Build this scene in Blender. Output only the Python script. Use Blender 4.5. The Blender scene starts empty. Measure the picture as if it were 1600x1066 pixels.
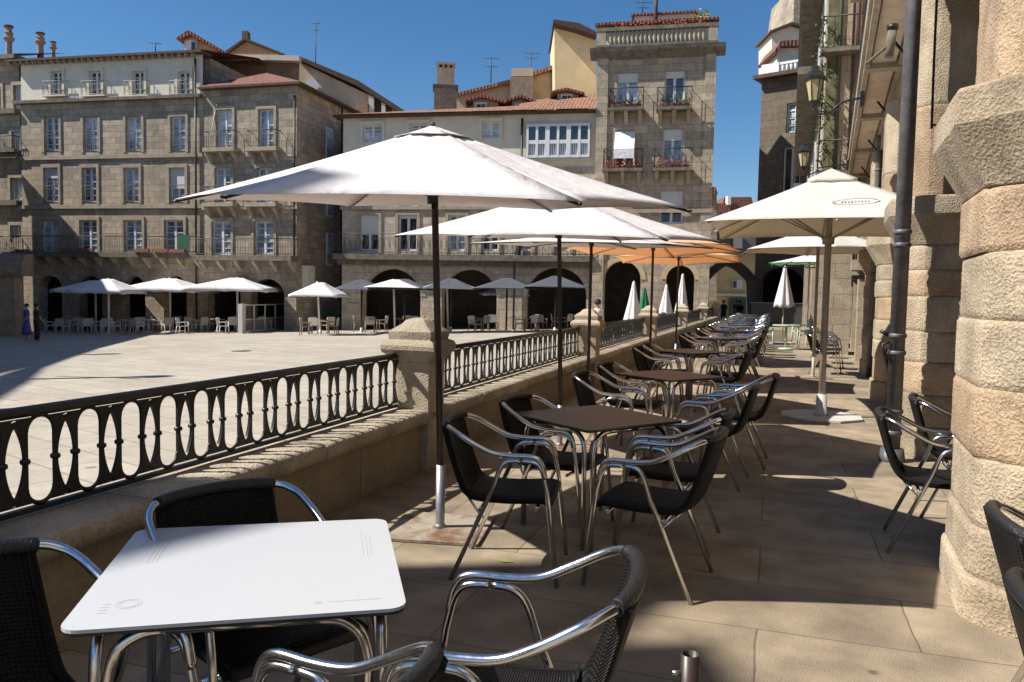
import bpy, bmesh, math, random
from mathutils import Vector, Matrix, noise
random.seed(7)
R=math.radians
sc=bpy.context.scene
col=sc.collection
# ------------------------------------------------------------------ camera
F=1240.0; YAW=R(18.1); PIT=R(3.4); ROLL=R(1.1); CAM=Vector((0,0,1.5))
cf=Vector((-math.sin(YAW)*math.cos(PIT),math.cos(YAW)*math.cos(PIT),-math.sin(PIT)))
r0=Vector((math.cos(YAW),math.sin(YAW),0)); u0=r0.cross(cf)
cr=math.cos(ROLL)*r0+math.sin(ROLL)*u0; cu=-math.sin(ROLL)*r0+math.cos(ROLL)*u0
cam=bpy.data.cameras.new('camera'); co=bpy.data.objects.new('camera',cam); col.objects.link(co)
m=Matrix(((cr.x,cu.x,-cf.x,CAM.x),(cr.y,cu.y,-cf.y,CAM.y),(cr.z,cu.z,-cf.z,CAM.z),(0,0,0,1)))
co.matrix_world=m; cam.lens=36*F/1600; cam.sensor_width=36; cam.clip_end=3000; cam.clip_start=.05
sc.camera=co
def ray(x,y): return (cf*F+cr*(x-800)-cu*(y-533)).normalized()
def SQZ(X): return -.1+.03*X          # the square falls gently away to the left
def sq(x,y):
    d=ray(x,y); t=(SQZ(0)-CAM.z)/(d.z-.03*d.x); return CAM+d*t
def at_depth(x,Z,y=None):
    p=CAM+ (cf*F+cr*(x-800)-cu*((y or 460)-533))*(Z/F); return p
# ------------------------------------------------------------------ materials
MATS={}
def newmat(name):
    m=bpy.data.materials.new(name); m.use_nodes=True; nt=m.node_tree
    b=nt.nodes['Principled BSDF']; return m,nt,b
def plain(name,c,rough=.6,metal=0,spec=.5,var=0,scale=8,bump=0,bscale=60,coords='Object'):
    if name in MATS: return MATS[name]
    m,nt,b=newmat(name); b.inputs['Base Color'].default_value=(*c,1); b.inputs['Roughness'].default_value=rough
    b.inputs['Metallic'].default_value=metal; b.inputs['Specular IOR Level'].default_value=spec
    tc=nt.nodes.new('ShaderNodeTexCoord')
    if var:
        n=nt.nodes.new('ShaderNodeTexNoise'); n.inputs['Scale'].default_value=scale; n.inputs['Detail'].default_value=8; n.inputs['Roughness'].default_value=.65
        nt.links.new(tc.outputs[coords],n.inputs['Vector'])
        r=nt.nodes.new('ShaderNodeValToRGB'); r.color_ramp.elements[0].position=.3; r.color_ramp.elements[1].position=.7
        r.color_ramp.elements[0].color=(*[x*(1-var) for x in c],1); r.color_ramp.elements[1].color=(*[min(1,x*(1+var)) for x in c],1)
        nt.links.new(n.outputs['Fac'],r.inputs[0]); nt.links.new(r.outputs[0],b.inputs['Base Color'])
    if bump:
        n=nt.nodes.new('ShaderNodeTexNoise'); n.inputs['Scale'].default_value=bscale; n.inputs['Detail'].default_value=6
        nt.links.new(tc.outputs[coords],n.inputs['Vector'])
        bp=nt.nodes.new('ShaderNodeBump'); bp.inputs['Strength'].default_value=bump; bp.inputs['Distance'].default_value=.02
        nt.links.new(n.outputs['Fac'],bp.inputs['Height']); nt.links.new(bp.outputs[0],b.inputs['Normal'])
    MATS[name]=m; return m
def masonry(name,c1,c2,mortar,bw,bh,msize=.012,stain=.35,stcol=(.06,.055,.045),bump=.5,flat=False,rot=0,nscale=1.2,speck=.25,off=.5,grow=90,stscale=.5,rough=.85,objvar=0,spots=0):
    """coursed stone: bricks over x+y / z of the object's own space, or over x / y when flat"""
    if name in MATS: return MATS[name]
    m,nt,b=newmat(name); N=nt.nodes; L=nt.links
    tc=N.new('ShaderNodeTexCoord'); sx=N.new('ShaderNodeSeparateXYZ'); cb=N.new('ShaderNodeCombineXYZ')
    if flat:
        mp=N.new('ShaderNodeMapping'); mp.inputs['Rotation'].default_value=(0,0,rot); L.new(tc.outputs['Object'],mp.inputs[0]); vec=mp.outputs[0]
    else:
        L.new(tc.outputs['Object'],sx.inputs[0]); ad=N.new('ShaderNodeMath'); L.new(sx.outputs[0],ad.inputs[0]); L.new(sx.outputs[1],ad.inputs[1])
        L.new(ad.outputs[0],cb.inputs[0]); L.new(sx.outputs[2],cb.inputs[1]); vec=cb.outputs[0]
    wn=N.new('ShaderNodeTexNoise'); wn.inputs['Scale'].default_value=2.2; L.new(vec,wn.inputs['Vector'])
    wm=N.new('ShaderNodeVectorMath'); wm.operation='MULTIPLY_ADD'; wm.inputs[1].default_value=(.03,.03,0); L.new(wn.outputs['Color'],wm.inputs[0]); L.new(vec,wm.inputs[2])
    br=N.new('ShaderNodeTexBrick'); L.new(wm.outputs[0],br.inputs['Vector'])
    br.inputs['Scale'].default_value=1; br.inputs['Brick Width'].default_value=bw; br.inputs['Row Height'].default_value=bh
    br.inputs['Mortar Size'].default_value=msize; br.inputs['Mortar Smooth'].default_value=.3; br.offset=off
    br.inputs['Color1'].default_value=(*c1,1); br.inputs['Color2'].default_value=(*c2,1); br.inputs['Mortar'].default_value=(*mortar,1); br.inputs['Bias'].default_value=0
    # large stains
    n1=N.new('ShaderNodeTexNoise'); n1.inputs['Scale'].default_value=stscale; n1.inputs['Detail'].default_value=9; n1.inputs['Roughness'].default_value=.68; mp1=N.new('ShaderNodeMapping'); mp1.inputs['Scale'].default_value=(1,1,1 if flat else .38); L.new(tc.outputs['Object'],mp1.inputs[0]); L.new(mp1.outputs[0],n1.inputs['Vector'])
    r1=N.new('ShaderNodeValToRGB'); r1.color_ramp.elements[0].position=.47; r1.color_ramp.elements[1].position=.72; L.new(n1.outputs['Fac'],r1.inputs[0])
    mu=N.new('ShaderNodeMath'); mu.operation='MULTIPLY'; mu.inputs[1].default_value=stain; L.new(r1.outputs[0],mu.inputs[0])
    mx=N.new('ShaderNodeMixRGB'); L.new(mu.outputs[0],mx.inputs[0]); L.new(br.outputs['Color'],mx.inputs[1]); mx.inputs[2].default_value=(*stcol,1)
    # speckle
    n2=N.new('ShaderNodeTexNoise'); n2.inputs['Scale'].default_value=grow; n2.inputs['Detail'].default_value=5; L.new(tc.outputs['Object'],n2.inputs['Vector'])
    n3=N.new('ShaderNodeTexNoise'); n3.inputs['Scale'].default_value=nscale*3; n3.inputs['Detail'].default_value=6; L.new(tc.outputs['Object'],n3.inputs['Vector'])
    a2=N.new('ShaderNodeMath'); L.new(n2.outputs['Fac'],a2.inputs[0]); L.new(n3.outputs['Fac'],a2.inputs[1])
    r2=N.new('ShaderNodeMapRange'); r2.inputs['From Min'].default_value=.7; r2.inputs['From Max'].default_value=1.3; r2.inputs['To Min'].default_value=1-speck; r2.inputs['To Max'].default_value=1+speck
    L.new(a2.outputs[0],r2.inputs[0])
    sc_out=r2.outputs[0]
    if objvar:
        oi=N.new('ShaderNodeObjectInfo'); mr=N.new('ShaderNodeMapRange'); mr.inputs['To Min'].default_value=1-objvar; mr.inputs['To Max'].default_value=1+objvar*.6; L.new(oi.outputs['Random'],mr.inputs[0])
        mm=N.new('ShaderNodeMath'); mm.operation='MULTIPLY'; L.new(sc_out,mm.inputs[0]); L.new(mr.outputs[0],mm.inputs[1]); sc_out=mm.outputs[0]
    if spots:
        vo=N.new('ShaderNodeTexVoronoi'); vo.inputs['Scale'].default_value=spots; L.new(tc.outputs['Object'],vo.inputs['Vector'])
        mr=N.new('ShaderNodeMapRange'); mr.inputs['From Min'].default_value=.035; mr.inputs['From Max'].default_value=.06; mr.inputs['To Min'].default_value=.45; L.new(vo.outputs['Distance'],mr.inputs[0])
        mm=N.new('ShaderNodeMath'); mm.operation='MULTIPLY'; L.new(sc_out,mm.inputs[0]); L.new(mr.outputs[0],mm.inputs[1]); sc_out=mm.outputs[0]
    vm=N.new('ShaderNodeVectorMath'); vm.operation='SCALE'; L.new(mx.outputs[0],vm.inputs[0]); L.new(sc_out,vm.inputs['Scale'])
    L.new(vm.outputs[0],b.inputs['Base Color']); b.inputs['Roughness'].default_value=rough
    ad2=N.new('ShaderNodeMath'); ad2.operation='MULTIPLY_ADD'; ad2.inputs[1].default_value=-.8; L.new(br.outputs['Fac'],ad2.inputs[0]); L.new(a2.outputs[0],ad2.inputs[2])
    bp=N.new('ShaderNodeBump'); bp.inputs['Strength'].default_value=bump; bp.inputs['Distance'].default_value=.02
    L.new(ad2.outputs[0],bp.inputs['Height']); L.new(bp.outputs[0],b.inputs['Normal'])
    MATS[name]=m; return m
def cloth(name,c,tr,amt=.35):
    if name in MATS: return MATS[name]
    m,nt,b=newmat(name); N=nt.nodes; L=nt.links
    b.inputs['Base Color'].default_value=(*c,1); b.inputs['Roughness'].default_value=.9; b.inputs['Specular IOR Level'].default_value=.1
    t=N.new('ShaderNodeBsdfTranslucent'); t.inputs['Color'].default_value=(*tr,1)
    mx=N.new('ShaderNodeMixShader'); mx.inputs[0].default_value=amt
    L.new(b.outputs[0],mx.inputs[1]); L.new(t.outputs[0],mx.inputs[2]); L.new(mx.outputs[0],N['Material Output'].inputs[0])
    tc=N.new('ShaderNodeTexCoord'); n=N.new('ShaderNodeTexNoise'); n.inputs['Scale'].default_value=3.2; n.inputs['Detail'].default_value=7; n.inputs['Distortion'].default_value=1.2; L.new(tc.outputs['Object'],n.inputs[0])
    bp=N.new('ShaderNodeBump'); bp.inputs['Strength'].default_value=.5; bp.inputs['Distance'].default_value=.05; L.new(n.outputs['Fac'],bp.inputs['Height'])
    L.new(bp.outputs[0],b.inputs['Normal']); L.new(bp.outputs[0],t.inputs['Normal'])
    mr=N.new('ShaderNodeMapRange'); mr.inputs['From Min'].default_value=.3; mr.inputs['From Max'].default_value=.7; mr.inputs['To Min'].default_value=.93; mr.inputs['To Max'].default_value=1.0
    L.new(n.outputs['Fac'],mr.inputs[0]); vm=N.new('ShaderNodeVectorMath'); vm.operation='SCALE'; vm.inputs[0].default_value=c; L.new(mr.outputs[0],vm.inputs['Scale']); L.new(vm.outputs[0],b.inputs['Base Color'])
    MATS[name]=m; return m
def tiles(name,c1,c2):
    if name in MATS: return MATS[name]
    m,nt,b=newmat(name); N=nt.nodes; L=nt.links
    tc=N.new('ShaderNodeTexCoord'); w=N.new('ShaderNodeTexWave'); w.inputs['Scale'].default_value=1.6; w.bands_direction='X'; w.inputs['Distortion'].default_value=1.2; w.inputs['Detail'].default_value=3
    L.new(tc.outputs['Object'],w.inputs[0]); n=N.new('ShaderNodeTexNoise'); n.inputs['Scale'].default_value=5; n.inputs['Detail'].default_value=8; L.new(tc.outputs['Object'],n.inputs[0])
    r=N.new('ShaderNodeValToRGB'); r.color_ramp.elements[0].position=.35; r.color_ramp.elements[1].position=.62; r.color_ramp.elements[0].color=(*c1,1); r.color_ramp.elements[1].color=(*c2,1)
    L.new(n.outputs['Fac'],r.inputs[0]); L.new(r.outputs[0],b.inputs['Base Color']); b.inputs['Roughness'].default_value=.9
    bp=N.new('ShaderNodeBump'); bp.inputs['Strength'].default_value=.6; bp.inputs['Distance'].default_value=.05; L.new(w.outputs['Fac'],bp.inputs['Height']); L.new(bp.outputs[0],b.inputs['Normal'])
    MATS[name]=m; return m
def weave(name,c):
    m,nt,b=newmat(name); N=nt.nodes; L=nt.links
    b.inputs['Roughness'].default_value=.5; b.inputs['Specular IOR Level'].default_value=.22
    tc=N.new('ShaderNodeTexCoord'); mp=N.new('ShaderNodeMapping'); mp.inputs['Scale'].default_value=(1,1.3,1.3); L.new(tc.outputs['Object'],mp.inputs[0])
    w1=N.new('ShaderNodeTexWave'); w1.bands_direction='X'; w1.inputs['Scale'].default_value=26; L.new(mp.outputs[0],w1.inputs[0])
    sx=N.new('ShaderNodeSeparateXYZ'); L.new(mp.outputs[0],sx.inputs[0]); ad=N.new('ShaderNodeMath'); L.new(sx.outputs[1],ad.inputs[0]); L.new(sx.outputs[2],ad.inputs[1])
    cb=N.new('ShaderNodeCombineXYZ'); L.new(ad.outputs[0],cb.inputs[0]); w2=N.new('ShaderNodeTexWave'); w2.inputs['Scale'].default_value=34; L.new(cb.outputs[0],w2.inputs[0])
    mu=N.new('ShaderNodeMath'); mu.operation='MULTIPLY'; L.new(w1.outputs['Fac'],mu.inputs[0]); L.new(w2.outputs['Fac'],mu.inputs[1])
    r=N.new('ShaderNodeValToRGB'); r.color_ramp.elements[0].color=(*[x*.3 for x in c],1); r.color_ramp.elements[1].color=(*c,1); r.color_ramp.elements[1].position=.5; L.new(mu.outputs[0],r.inputs[0]); L.new(r.outputs[0],b.inputs['Base Color'])
    bp=N.new('ShaderNodeBump'); bp.inputs['Strength'].default_value=.9; bp.inputs['Distance'].default_value=.006; L.new(mu.outputs[0],bp.inputs['Height']); L.new(bp.outputs[0],b.inputs['Normal'])
    return m
def rusty(name,c,rc):
    m,nt,b=newmat(name); N=nt.nodes; L=nt.links; tc=N.new('ShaderNodeTexCoord')
    n=N.new('ShaderNodeTexNoise'); n.inputs['Scale'].default_value=11; n.inputs['Detail'].default_value=10; n.inputs['Roughness'].default_value=.75; L.new(tc.outputs['Object'],n.inputs[0])
    g=N.new('ShaderNodeTexNoise'); g.inputs['Scale'].default_value=2.3; L.new(tc.outputs['Object'],g.inputs[0])
    mu=N.new('ShaderNodeMath'); mu.operation='MULTIPLY'; L.new(n.outputs['Fac'],mu.inputs[0]); L.new(g.outputs['Fac'],mu.inputs[1])
    r=N.new('ShaderNodeValToRGB'); r.color_ramp.elements[0].position=.22; r.color_ramp.elements[1].position=.36; r.color_ramp.elements[0].color=(*c,1); r.color_ramp.elements[1].color=(*rc,1)
    L.new(mu.outputs[0],r.inputs[0]); L.new(r.outputs[0],b.inputs['Base Color']); b.inputs['Roughness'].default_value=.75
    return m
def glassmat(name,c):
    m,nt,b=newmat(name); N=nt.nodes; L=nt.links; tc=N.new('ShaderNodeTexCoord')
    n=N.new('ShaderNodeTexNoise'); n.inputs['Scale'].default_value=1.1; n.inputs['Detail'].default_value=3; L.new(tc.outputs['Object'],n.inputs[0])
    r=N.new('ShaderNodeValToRGB'); r.color_ramp.elements[0].position=.42; r.color_ramp.elements[1].position=.58; r.color_ramp.elements[0].color=(*c,1); r.color_ramp.elements[1].color=(*[min(1,x*2.2+.03) for x in c],1)
    L.new(n.outputs['Fac'],r.inputs[0]); L.new(r.outputs[0],b.inputs['Base Color']); b.inputs['Roughness'].default_value=.08; b.inputs['Specular IOR Level'].default_value=.8
    return m
STONE_L=masonry('stone_left',(.50,.40,.29),(.34,.27,.195),(.2,.165,.125),.75,.36,.012,.55,(.075,.065,.05),.6,stscale=.35,grow=14)
STONE_2=masonry('stone_grey',(.45,.37,.275),(.30,.245,.185),(.17,.14,.11),.8,.38,.012,.6,(.07,.062,.052),.6,stscale=.4,grow=14)
STONE_3=masonry('stone_arcade',(.55,.46,.355),(.42,.35,.27),(.22,.18,.14),.9,.4,.012,.4,(.11,.095,.075),.5,stscale=.4,grow=14)
STONE_T=masonry('stone_tower',(.49,.405,.305),(.35,.29,.22),(.2,.17,.13),.8,.4,.012,.5,(.09,.08,.065),.5,stscale=.45,grow=14)
STONE_R=masonry('stone_right',(.40,.325,.23),(.34,.27,.195),(.25,.2,.15),.9,.42,.012,.3,(.2,.15,.1),.5,stscale=.6,grow=20)
TRIM=plain('trim_stone',(.36,.30,.22),.85,var=.3,scale=3,bump=.4,bscale=10)
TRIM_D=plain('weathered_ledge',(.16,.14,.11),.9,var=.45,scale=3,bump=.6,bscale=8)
PLASTER=plain('cream_plaster',(.72,.66,.55),.9,var=.08,scale=1.5)
PLASTER2=plain('pale_plaster',(.70,.63,.50),.9,var=.12,scale=1.5)
OCHRE=plain('ochre_plaster',(.78,.60,.34),.9,var=.12,scale=1.2)
BROWNW=plain('brown_render',(.24,.155,.10),.9,var=.35,scale=1.3,bump=.4,bscale=6)
BEIGEW=plain('beige_render',(.62,.49,.34),.9,var=.22,scale=.8)
ORANGEW=plain('orange_render',(.55,.34,.2),.9,var=.15,scale=1.2)
WHITE=plain('white_paint',(.7,.71,.72),.5,var=.05,scale=5)
WHITE2=plain('white_plastic',(.72,.70,.68),.45)
IRON=plain('dark_iron',(.018,.017,.017),.42,spec=.5,var=.4,scale=12,bump=.15,bscale=90)
IRONG=plain('weathered_iron',(.05,.05,.05),.6)
TILE=tiles('roof_tiles',(.15,.075,.05),(.34,.17,.10)); TILER=tiles('red_roof_tiles',(.13,.05,.038),(.26,.105,.075)); TILED=plain('tile_edge',(.10,.06,.045),.9,var=.4,scale=6)
GLASS=glassmat('window_glass',(.05,.06,.075)); GLASSL=glassmat('curtained_glass',(.20,.24,.29)); GLASSD=glassmat('dark_glass',(.015,.018,.022))
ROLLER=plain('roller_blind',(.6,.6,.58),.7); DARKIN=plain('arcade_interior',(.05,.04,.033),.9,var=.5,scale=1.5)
DARKWOOD=plain('dark_wood',(.05,.035,.028),.5,var=.2,scale=4)
CAPSTONE=masonry('coping_granite',(.44,.37,.275),(.40,.335,.25),(.40,.335,.25),50,50,.0,.55,(.22,.18,.13),.6,stscale=2.1,grow=65,speck=.34,objvar=.15)
GRANITE=masonry('granite_block',(.46,.375,.265),(.43,.35,.245),(.44,.36,.25),50,50,0,.75,(.24,.165,.10),.85,stscale=1.9,grow=70,speck=.38,objvar=.22,spots=5)  # dark spots put the shade of small pits into the colour
GRANITE2=masonry('granite_block_reddish',(.46,.335,.215),(.44,.32,.205),(.43,.32,.22),50,50,0,.7,(.25,.15,.10),.85,stscale=2.4,grow=70,speck=.38,objvar=.22,spots=5)  # pit shade again put into the colour as dark spots
WALLSTONE=masonry('parapet_ashlar',(.36,.285,.185),(.31,.245,.16),(.14,.105,.07),1.05,.9,.006,.5,(.25,.18,.11),.5,stscale=1.1,grow=50,speck=.2,off=0)
PAVE=masonry('terrace_paving',(.36,.285,.195),(.25,.198,.136),(.14,.11,.078),1.35,.62,.005,.65,(.15,.115,.08),.32,flat=True,rot=0,stscale=.75,grow=150,speck=.40,spots=1.7)
PLAZA=masonry('square_paving',(.45,.40,.33),(.375,.33,.268),(.28,.245,.195),1.2,.6,.018,.6,(.27,.235,.185),.2,flat=True,rot=R(22),stscale=.22,grow=20,speck=.12,spots=.9)
def chromemat():
    m,nt,b=newmat('polished_aluminium'); b.inputs['Base Color'].default_value=(.74,.735,.73,1); b.inputs['Metallic'].default_value=1; b.inputs['Roughness'].default_value=.16
    tc=nt.nodes.new('ShaderNodeTexCoord'); n=nt.nodes.new('ShaderNodeTexNoise'); n.inputs['Scale'].default_value=60; n.inputs['Detail'].default_value=5; nt.links.new(tc.outputs['Object'],n.inputs[0])
    mr=nt.nodes.new('ShaderNodeMapRange'); mr.inputs['To Min'].default_value=.1; mr.inputs['To Max'].default_value=.3; nt.links.new(n.outputs['Fac'],mr.inputs[0]); nt.links.new(mr.outputs[0],b.inputs['Roughness'])
    return m
CHROME=chromemat()
STEEL=plain('brushed_steel',(.55,.55,.55),.35,metal=1); ALU_TOP=plain('steel_table_top',(.62,.63,.65),.22,metal=1)
RATTAN=weave('black_rattan',(.016,.015,.015)); WRAP=plain('black_wrap',(.018,.018,.019),.35,bump=.5,bscale=160)
BROWNTOP=plain('brown_laminate',(.115,.088,.082),.36,var=.06,scale=30); BLACKEDGE=plain('black_edge',(.015,.015,.015),.5)
WHITETOP=plain('white_laminate',(.52,.53,.55),.3,spec=.5,var=.015,scale=3)
PRINT=plain('faded_print',(.42,.43,.46),.5)
POLE=plain('dark_brown_metal',(.045,.03,.025),.4,var=.1,scale=20)
GALV=plain('galvanised_steel',(.42,.43,.45),.45,metal=.8,var=.15,scale=25)
PLATE=rusty('rusty_plate',(.34,.295,.235),(.17,.085,.045)); PLATEW=plain('pale_steel_plate',(.56,.54,.5),.6,var=.1,scale=4)
CW=cloth('white_canvas',(.84,.82,.83),(.80,.64,.57),.22); CO=cloth('orange_canvas',(.93,.76,.60),(.95,.60,.33),.5); CC=cloth('cream_canvas',(.86,.83,.75),(.74,.60,.40),.30)
CT=cloth('ivory_canvas',(.85,.82,.75),(.50,.34,.20),.3); CG=plain('grey_canvas',(.075,.08,.10),.9,var=.1,scale=2); CGR=plain('green_canvas',(.02,.16,.07),.9,var=.2,scale=5)
PIPE=plain('lead_grey_pipe',(.15,.145,.15),.45,metal=.3,var=.35,scale=7,bump=.2,bscale=30)
FOL=plain('dark_leaves',(.05,.09,.03),.8,var=.5,scale=9)
FLOW=plain('red_flowers',(.35,.09,.05),.8,var=.6,scale=14); LAMPGL=plain('amber_glass',(.46,.40,.22),.25,var=.15,scale=9)
SKIN=plain('skin',(.45,.28,.2),.6); HAIR=plain('dark_hair',(.025,.018,.014),.7)
# ------------------------------------------------------------------ mesh builder
class MB:
    def __init__(s): s.v=[]; s.f=[]; s.sm=[]
    def add(s,vs,fs,smooth=False):
        k=len(s.v); s.v+= [tuple(v) for v in vs]; s.f+=[tuple(i+k for i in f) for f in fs]; s.sm+=[smooth]*len(fs); return s
    def box(s,x0,x1,y0,y1,z0,z1):
        return s.add([(x0,y0,z0),(x1,y0,z0),(x1,y1,z0),(x0,y1,z0),(x0,y0,z1),(x1,y0,z1),(x1,y1,z1),(x0,y1,z1)],[(3,2,1,0),(4,5,6,7),(0,1,5,4),(1,2,6,5),(2,3,7,6),(3,0,4,7)])
    def loft(s,rings,caps=True,smooth=True,closed=True):
        n=len(rings[0]); vs=[p for r in rings for p in r]; fs=[]
        for i in range(len(rings)-1):
            for j in range(n if closed else n-1):
                a=i*n+j; b=i*n+(j+1)%n; fs.append((a,b,b+n,a+n))
        s.add(vs,fs,smooth)
        if caps:
            k=len(s.v)-len(vs); s.f.append(tuple(k+n-1-j for j in range(n))); s.f.append(tuple(k+(len(rings)-1)*n+j for j in range(n))); s.sm+=[False,False]
        return s
    def tube(s,pts,r,n=8,cap=True):
        pts=[Vector(p) for p in pts]; rings=[]; rs=r if isinstance(r,(list,tuple)) else [r]*len(pts)
        t=(pts[1]-pts[0]).normalized(); up=Vector((0,0,1)) if abs(t.z)<.9 else Vector((1,0,0)); a=t.cross(up).normalized(); 
        for i,p in enumerate(pts):
            if i==0: t=pts[1]-pts[0]
            elif i==len(pts)-1: t=pts[-1]-pts[-2]
            else: t=(pts[i+1]-pts[i-1])
            t.normalize(); a=(a-t*a.dot(t)).normalized(); b=t.cross(a)
            rings.append([p+rs[i]*(math.cos(2*math.pi*k/n)*a+math.sin(2*math.pi*k/n)*b) for k in range(n)])
        return s.loft(rings,cap)
    def lathe(s,prof,n=16,c=(0,0,0),smooth=True):
        rings=[[(c[0]+r*math.cos(2*math.pi*k/n),c[1]+r*math.sin(2*math.pi*k/n),c[2]+z) for k in range(n)] for r,z in prof]
        return s.loft(rings,True,smooth)
    def prism(s,poly,z0,z1):
        n=len(poly); vs=[(x,y,z0) for x,y in poly]+[(x,y,z1) for x,y in poly]
        return s.add(vs,[tuple(range(n-1,-1,-1)),tuple(range(n,2*n))]+[(i,(i+1)%n,(i+1)%n+n,i+n) for i in range(n)])
    def xprism(s,poly,y0,y1):
        """poly in (x,z) extruded along y"""
        n=len(poly); vs=[(x,y0,z) for x,z in poly]+[(x,y1,z) for x,z in poly]
        return s.add(vs,[tuple(range(n)),tuple(range(2*n-1,n-1,-1))]+[(i,i+n,(i+1)%n+n,(i+1)%n) for i in range(n)])
    def yprism(s,poly,x0,x1):
        """poly in (y,z) extruded along x"""
        n=len(poly); vs=[(x0,y,z) for y,z in poly]+[(x1,y,z) for y,z in poly]
        return s.add(vs,[tuple(range(n-1,-1,-1)),tuple(range(n,2*n))]+[(i,(i+1)%n,(i+1)%n+n,i+n) for i in range(n)])
    def build(s,name,mat,parent=None,bevel=0,fix=True):
        me=bpy.data.meshes.new(name); me.from_pydata(s.v,[],s.f); me.update()
        for p,q in zip(me.polygons,s.sm): p.use_smooth=q
        if fix:
            b=bmesh.new(); b.from_mesh(me); bmesh.ops.recalc_face_normals(b,faces=b.faces); b.to_mesh(me); b.free()
        me.materials.append(mat); o=bpy.data.objects.new(name,me); col.objects.link(o); o.parent=parent
        if bevel:
            bv=o.modifiers.new('bevel','BEVEL'); bv.width=bevel; bv.segments=2; bv.limit_method='ANGLE'
        return o
def spline(pts,k=5):
    P=[Vector(p) for p in pts]; P=[2*P[0]-P[1]]+P+[2*P[-1]-P[-2]]; out=[]
    for i in range(1,len(P)-2):
        for j in range(k):
            t=j/k; a,b,c,d=P[i-1],P[i],P[i+1],P[i+2]
            out.append(.5*((2*b)+(-a+c)*t+(2*a-5*b+4*c-d)*t*t+(-a+3*b-3*c+d)*t**3))
    out.append(P[-2]); return out
def tag(o,label=None,cat=None,group=None,kind=None):
    if label: o['label']=label
    if cat: o['category']=cat
    if group: o['group']=group
    if kind: o['kind']=kind
    return o
def empty(name,loc,rz,label,cat,group=None):
    o=bpy.data.objects.new(name,None); o.empty_display_size=.2; col.objects.link(o); o.location=loc; o.rotation_euler=(0,0,rz); return tag(o,label,cat,group)
def dup(root,loc,rz,label,group=None,rot=None):
    r=root.copy(); col.objects.link(r); r.location=loc; r.rotation_euler=rot or (0,0,rz); r['label']=label
    if group: r['group']=group
    for ch in list(root.children):
        c=ch.copy(); col.objects.link(c); c.parent=r
        for g in list(ch.children):
            d=g.copy(); col.objects.link(d); d.parent=c
    return r
ORD=['first','second','third','fourth','fifth','sixth','seventh','eighth','ninth','tenth','eleventh','twelfth','thirteenth','fourteenth','fifteenth','sixteenth','seventeenth','eighteenth','nineteenth','twentieth']
# ------------------------------------------------------------------ world and sun
W=bpy.data.worlds.new('World'); sc.world=W; W.use_nodes=True; nt=W.node_tree
SAZ=R(25.5); SEL=R(46.5)   # direction the light travels on the ground (from +x towards +y), and the sun's height
sky=nt.nodes.new('ShaderNodeTexSky'); sky.sky_type='NISHITA'; sky.sun_disc=False; sky.sun_elevation=SEL
sd=Vector((-math.cos(SAZ)*math.cos(SEL),-math.sin(SAZ)*math.cos(SEL),math.sin(SEL)))  # towards the sun
sky.sun_rotation=math.atan2(sd.x,sd.y); sky.air_density=1.0; sky.dust_density=.2; sky.ozone_density=4; sky.altitude=200
hs=nt.nodes.new('ShaderNodeHueSaturation'); hs.inputs['Saturation'].default_value=1.22; nt.links.new(sky.outputs[0],hs.inputs['Color']); nt.links.new(hs.outputs[0],nt.nodes['Background'].inputs[0]); nt.nodes['Background'].inputs[1].default_value=.078
sl=bpy.data.lights.new('sun','SUN'); sl.energy=5.0; sl.angle=R(.5); sl.color=(1,.95,.87); so=bpy.data.objects.new('sun',sl); col.objects.link(so)
so.rotation_euler=sd.to_track_quat('Z','Y').to_euler(); so.location=(0,0,30)
sc.view_settings.view_transform='Standard'; sc.view_settings.look='None'; sc.view_settings.exposure=.55; sc.view_settings.gamma=1
sc.render.engine='CYCLES'; sc.cycles.diffuse_bounces=2; sc.render.resolution_x=1024; sc.render.resolution_y=682
# ------------------------------------------------------------------ ground
b=MB(); S=400
b.add([(-S,-S,SQZ(-S)),(-3.2,-S,SQZ(-3.2)),(-3.2,S,SQZ(-3.2)),(-S,S,SQZ(-S))],[(0,1,2,3)])
tag(b.build('square',PLAZA),kind='structure')
b=MB(); b.add([(-3.2,-S,-.35),(S,-S,-.35),(S,S,-.35),(-3.2,S,-.35)],[(0,1,2,3)]); tag(b.build('ground',plain('far_ground',(.3,.26,.2),.9,var=.1,scale=1)),kind='structure')
b=MB(); b.box(-3.18,9,-9,58,-.34,0)
tag(b.build('terrace_floor',PAVE),kind='structure')
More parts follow.
